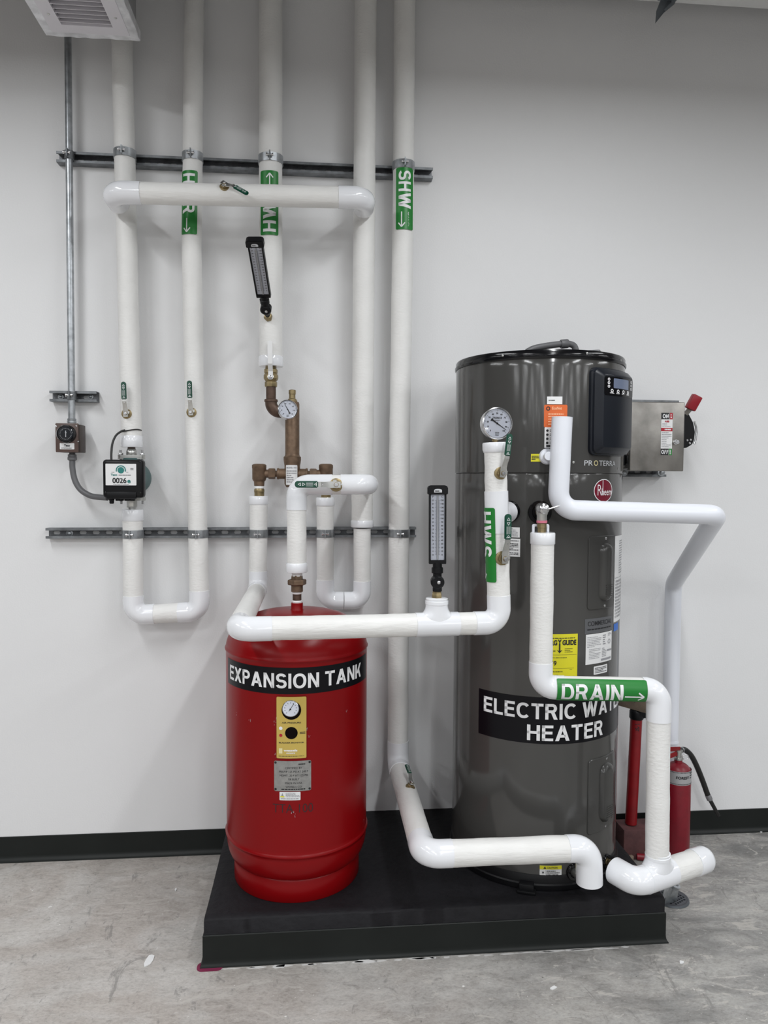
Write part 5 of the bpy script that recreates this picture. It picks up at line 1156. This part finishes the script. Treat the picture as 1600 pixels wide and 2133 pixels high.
def bar(mb, a, b, w_, t_, bev=.002):
    d = b-a; u = d.normalized(); xx, yy = frame(u, V((0, -1, 0))); Tm = Matrix(((xx.x, yy.x, u.x, 0), (xx.y, yy.y, u.y, 0), (xx.z, yy.z, u.z, 0), (0, 0, 0, 1))); Tm.translation = (a+b)/2; return mb.box((0, 0, 0), (w_, t_, d.length), bev, Tm)
mb = MB(); bar(mb, h0-gd*.03, lerp(h0, h2, .72), .020, .007, .0015); mb.build('handle_arm', M['stainless'], sw)
ga, gb = at(1437, 853, .175), at(1453, 824, .185); mb = MB(); bar(mb, ga, gb, .040, .030, .005); mb.build('handle_grip', mat('red_handle', srgb(140, 12, 30), .4), sw)
gr_ = M['steel']
gs_ = [at(x, y, .14) for x, y in ((1442, 878), (1445.5, 890), (1446.5, 901), (1444.5, 916), (1441, 926))]
MB().sweep([V((p.x+.003, -.152, p.z)) for p in gs_], .004, seg=8).build('guard_rim', M['chrome'], sw)
for x_, y_ in ((1432, 917), (1439, 916), (1437, 923)): p = at(x_, y_, .152); MB().lathe([(.005, 0), (.005, .003), (.003, .005)], (p.x, -.150, p.z), (0, -1, 0), 12).build('guard_bolt', M['chrome'], sw)
l0, l1 = at(1376, 948, fd), at(1401.5, 860, fd); lc = V(((l0.x+l1.x)/2, -fd, (l0.z+l1.z)/2)); lw, lh = l1.x-l0.x, l1.z-l0.z
lm = lambda o_: FlatMap(lc, (1, 0, 0), (0, 0, 1), o_)
lab = Flat().rect(-lw/2, -lh/2, lw/2, lh/2).build('warning_label', M['sticker'], sw, lm(.0006))
for q_ in ((-lw/2, lh*.345, lw*.22, lh/2), (-lw/2, -lh/2, lw*.20, -lh*.345)): Flat().rect(*q_).build('black_panel', M['ink'], lab, lm(.0011))
for q_ in ((lw*.24, lh*.345, lw/2, lh/2), (-lw/2, lh*.065, lw/2, lh*.145)): Flat().rect(*q_).build('red_panel', M['inkr'], lab, lm(.0011))
Flat().rect(lw*.22, -lh/2, lw/2, -lh*.345).build('green_panel', M['green'], lab, lm(.0011))
f = Flat().big('ON', -lw*.13, lh*.372, lh*.096, w=lw*.52, T=.21).big('OFF', -lw*.14, -lh*.470, lh*.092, w=lw*.62, T=.21).micro(-lw*.2, lh*.085, lw*.42, lh*.125, 1, .8).micro(lw*.30, lh*.37, lw*.42, lh*.48, 3, .5, .5, .9).micro(lw*.28, -lh*.48, lw*.42, -lh*.37, 4, .5, .5, .9); f.build('white_lettering', M['inkw'], lab, lm(.0016))
Flat().text('ABB', 0, lh*.275, lh*.045, w=lw*.40, bold=.04).build('red_lettering', M['inkr'], lab, lm(.0016))
Flat().micro(-lw*.4, lh*.165, lw*.42, lh*.255, 3, .4).micro(-lw*.44, -lh*.32, lw*.44, lh*.05, 9, .42).build('small_print', M['inkg'], lab, lm(.0011))
# ================================================================== red post, board, block, extinguisher by the wall
sd = .16
s0, s1 = at(1316, 1735, sd), at(1326, 1492, sd); s0 = V((s0.x, -.15, zof(1330, 1727, .2)+.002))
post = thing('support_post', 'red painted steel post with black collar standing behind the drain pipe', 'post', s0)
MB().sweep(straight(s0, s1, .03), .0235, seg=28).build('post', M['redpipe'], post)
ud = (s1-s0).normalized()
MB().lathe([(.0255, -.004), (.0285, 0), (.0285, .028), (.025, .034), (.016, .038), (.013, .040), (.013, .062)], s1-ud*.006, ud, 28).box(s1+V((.026, -.012, .012)), (.022, .02, .03), .004).build('collar', M['blackm'], post)
f = Flat(); rg = random.Random(3)
for k in range(26):
    x = rg.uniform(-.014, .014); y = rg.uniform(.40, .52); f.line(x, y, x+rg.uniform(-.010, .010), y+rg.uniform(-.012, .012), .0026)
pm_ = TubeMap(s0+ud*.0, ud, (-.1, -1, 0), .0235, .0008); f.build('black_stencil', M['ink'], post, lambda x, y: pm_(y, -x)) if False else None
class _Sw:
    two = True
    def __call__(s, x, y): return pm_(y, x)
f.build('black_stencil', M['ink'], post, _Sw())
wb = at(1325, 1474, sd)
bt = s1+ud*.056
bd_ = thing('wooden_board', 'weathered wooden board lying on top of the red post', 'board', bt)
A_ = at(1346, 1467, .26); A_ = V((bt.x+.030, bt.y-.07, bt.z+.012)); B_ = V((bt.x-.075, bt.y+.09, bt.z+.013))
mb = MB(); bar(mb, A_, B_, .075, .020, .002); mb.build('plank', M['wood'], bd_)
k0_, k1_ = at(1299, 1776, .2), at(1368, 1727, .2)
blk = tag(MB().box(((k0_.x+k1_.x)/2, -.150, (.0005+k1_.z)/2), (k1_.x-k0_.x, .10, k1_.z-.0005), .004).build('steel_block', M['rust']), 'rusty brown steel block on the floor under the red post', 'block')
p = atz(1303, 1783, .011); tag(MB().box(p, (.035, .06, .022), .002, Matrix.Translation(p) @ Matrix.Rotation(.3, 4, 'Z') @ Matrix.Translation(-p)).build('wood_scrap', M['wood']), 'small wood scrap on the floor by the rusty block', 'scrap')
p = atz(1343, 1786, .014); tag(MB().cyl(p+V((-.03, .01, 0)), p+V((.035, -.01, 0)), .0135, bev=.002).build('red_bung', M['redext']), 'small red cylinder lying on the floor beside the rusty block', 'cylinder')
p = at(1292, 1747, .06); tag(MB().box((p.x+.02, -.05, p.z), (.12, .012, .02), .002).build('pale_batten', M['plaster']), 'thin pale batten between the heater and the rusty block', 'batten') if False else None
xd = .17
x0 = at(1410.5, 1690, xd).x; zx = lambda y: at(1418, y, xd).z; xr = .0515
ex = thing('fire_extinguisher', 'dusty red fire extinguisher with black hose on the floor by the wall', 'fire extinguisher', (x0, -xd, 0))
pr = [(.046, .0), (.050, .004), (.050, .016), (xr, .02), (xr, zx(1603))]
for k in range(1, 12):
    a = PI/2*k/12; pr.append((xr*math.cos(a)*.72+xr*.28*(1-k/12), zx(1603)+.034*math.sin(a)))
pr += [(.016, zx(1588)), (.016, zx(1582))]
MB().lathe(pr, (x0, -xd, 0), UP, 44).build('cylinder', M['redext'], ex)
xm_ = lambda o_: CylMap((x0, -xd), xr, 0, 0, o_)
zx = lambda y: at(1418, y, .221).z
o = Flat().rect(-.085, zx(1637), .085, zx(1609)).build('label', M['silver'], ex, xm_(.0006), .006)
f = Flat().text('FOREST', .024, zx(1624), .011, w=.055, bold=.04, align='R').micro(.03, zx(1625), .05, zx(1611), 3)
for k in range(34): f.rect(-.083+k*.005, zx(1611.5), -.080+k*.005, zx(1610)); f.rect(-.083+k*.005, zx(1635.5), -.080+k*.005, zx(1634))
f.build('label_print', M['ink'], o, xm_(.0012), .006)
zx = lambda y: at(1418, y, xd).z
MB().lathe([(.013, zx(1583)), (.018, zx(1581)), (.018, zx(1577)), (.013, zx(1576)), (.013, zx(1566)), (.017, zx(1565)), (.017, zx(1561))], (x0, -xd, 0), UP, 20).build('valve_head', M['steel'], ex)
mb = MB(); bar(mb, V((x0+.006, -xd, zx(1560))), V((x0-.07, -xd-.03, zx(1554))), .018, .005, .001); bar(mb, V((x0+.006, -xd, zx(1567))), V((x0-.06, -xd-.03, zx(1570))), .018, .005, .001); mb.build('squeeze_handle', M['redpipe'], ex)
MB().sweep([V((x0+.008+.014*math.cos(t)+.012, -xd-.02, zx(1573)+.010*math.sin(t))) for t in [2*PI*k/20 for k in range(21)]], .0016, seg=8).build('pull_ring', M['chrome'], ex)
hp = [V((x0+.01, -xd, zx(1563))), at(1417, 1563, .13), at(1427, 1562, .125), at(1440, 1574, .115), at(1452, 1597, .105), at(1464, 1627, .095), at(1474, 1655, .09)]
ho = MB().sweep(catmull(hp, 8), .0115, seg=16).build('hose', M['cable'], ex)
MB().cyl(at(1415, 1563, .13), at(1423, 1561.5, .128), .0115).build('hose_ferrule', M['hosegrey'], ho)
n0, n1, n2 = at(1474, 1655, .09), at(1478.5, 1665, .088), at(1497, 1699, .075)
MB().lathe([(.0105, 0), (.0125, .003), (.0125, (n1-n0).length), (.009, (n1-n0).length+.003)], n0, n1-n0, 18).build('hose_collar', M['hosegrey'], ho)
MB().cyl(n1, n2, .0085, .0075).build('nozzle', M['cable'], ho)
# ================================================================== floor drain and small debris
dpt = atz(1398, 1871, .003)
fdn = thing('floor_drain', 'round black floor drain grate at the right front corner of the pad', 'drain', (dpt.x, dpt.y, 0))
holes = []; Rg = .056
for i in range(-4, 5):
    for j in range(-4, 5):
        x, y = i*.0125, j*.0125
        if math.hypot(x, y) < Rg-.009: holes.append(rrpts(x-.0045, y-.0045, x+.0045, y+.0045, .0012, 2)[::-1])
circ = [(Rg*math.cos(2*PI*k/48), Rg*math.sin(2*PI*k/48)) for k in range(48)]
MB().prism(circ, .004, .008, Matrix.Translation((dpt.x, dpt.y, 0)) @ Matrix.Rotation(.5, 4, 'Z'), holes=holes).lathe([(Rg, .001), (Rg+.008, .001), (Rg+.006, .008), (Rg-.001, .008), (Rg, .001)], (dpt.x, dpt.y, 0), UP, 48, caps=False).build('grate', M['bracket'], fdn)
MB().lathe([(Rg, .0006), (Rg, .0014)], (dpt.x, dpt.y, 0), UP, 40).build('sump', M['dark'], fdn)
cp_ = atz(1398, 1851, .05)
cl_ = thing('pipe_bracket', 'bent grey steel bracket resting over the floor drain by the pad corner', 'bracket', atz(1400, 1860, 0))
e0 = V((PX1+.012, at(1390, 1850, .6).y, .135)); mb = MB()
P0, P1, P2 = atz(1381, 1861, .10), atz(1402, 1849, .085), atz(1397, 1880, .012)
P0.x = max(P0.x, PX1+.012)
bar(mb, P0, P1, .045, .004, .001); bar(mb, P1, P2, .045, .004, .001); mb.build('bent_strap', M['galv'], cl_)
q = atz(1406, 1843, .09); MB().lathe([(.016, 0), (.018, .002), (.018, .012), (.010, .014), (.010, .022)], P1+V((.004, 0, .002)), (.3, -.3, 1), 18).build('swivel_nut', M['galv'], cl_)
rg = random.Random(11)
def scrap(px, py, s, lab, asp=2.0):
    c = atz(px, py, 0); a0 = rg.uniform(0, PI); pts = []
    for k in range(9):
        a = 2*PI*k/9; r = s*rg.uniform(.6, 1.1); x, y = r*math.cos(a)*asp**.5, r*math.sin(a)/asp**.5; pts.append((c.x+x*math.cos(a0)-y*math.sin(a0), c.y+x*math.sin(a0)+y*math.cos(a0)))
    tag(MB().prism(pts, .0005, .0035).build('debris_scrap', M['sticker']), lab, 'debris', 'white scraps on the floor')
scrap(310, 2003, .022, 'largest white scrap on the bare floor left of the pad', 2.5)
scrap(1420, 2005, .008, 'small oval white scrap on the floor right of the pad front', 1.6)
scrap(1152, 2059, .011, 'white torn scrap on the floor in front of the pad', 2.2)
scrap(366, 1854, .006, 'tiny white scrap on the floor beside the left edge of the pad', 3)
scrap(1585, 1731, .014, 'white sliver on the floor against the baseboard at the far right', 2.6)
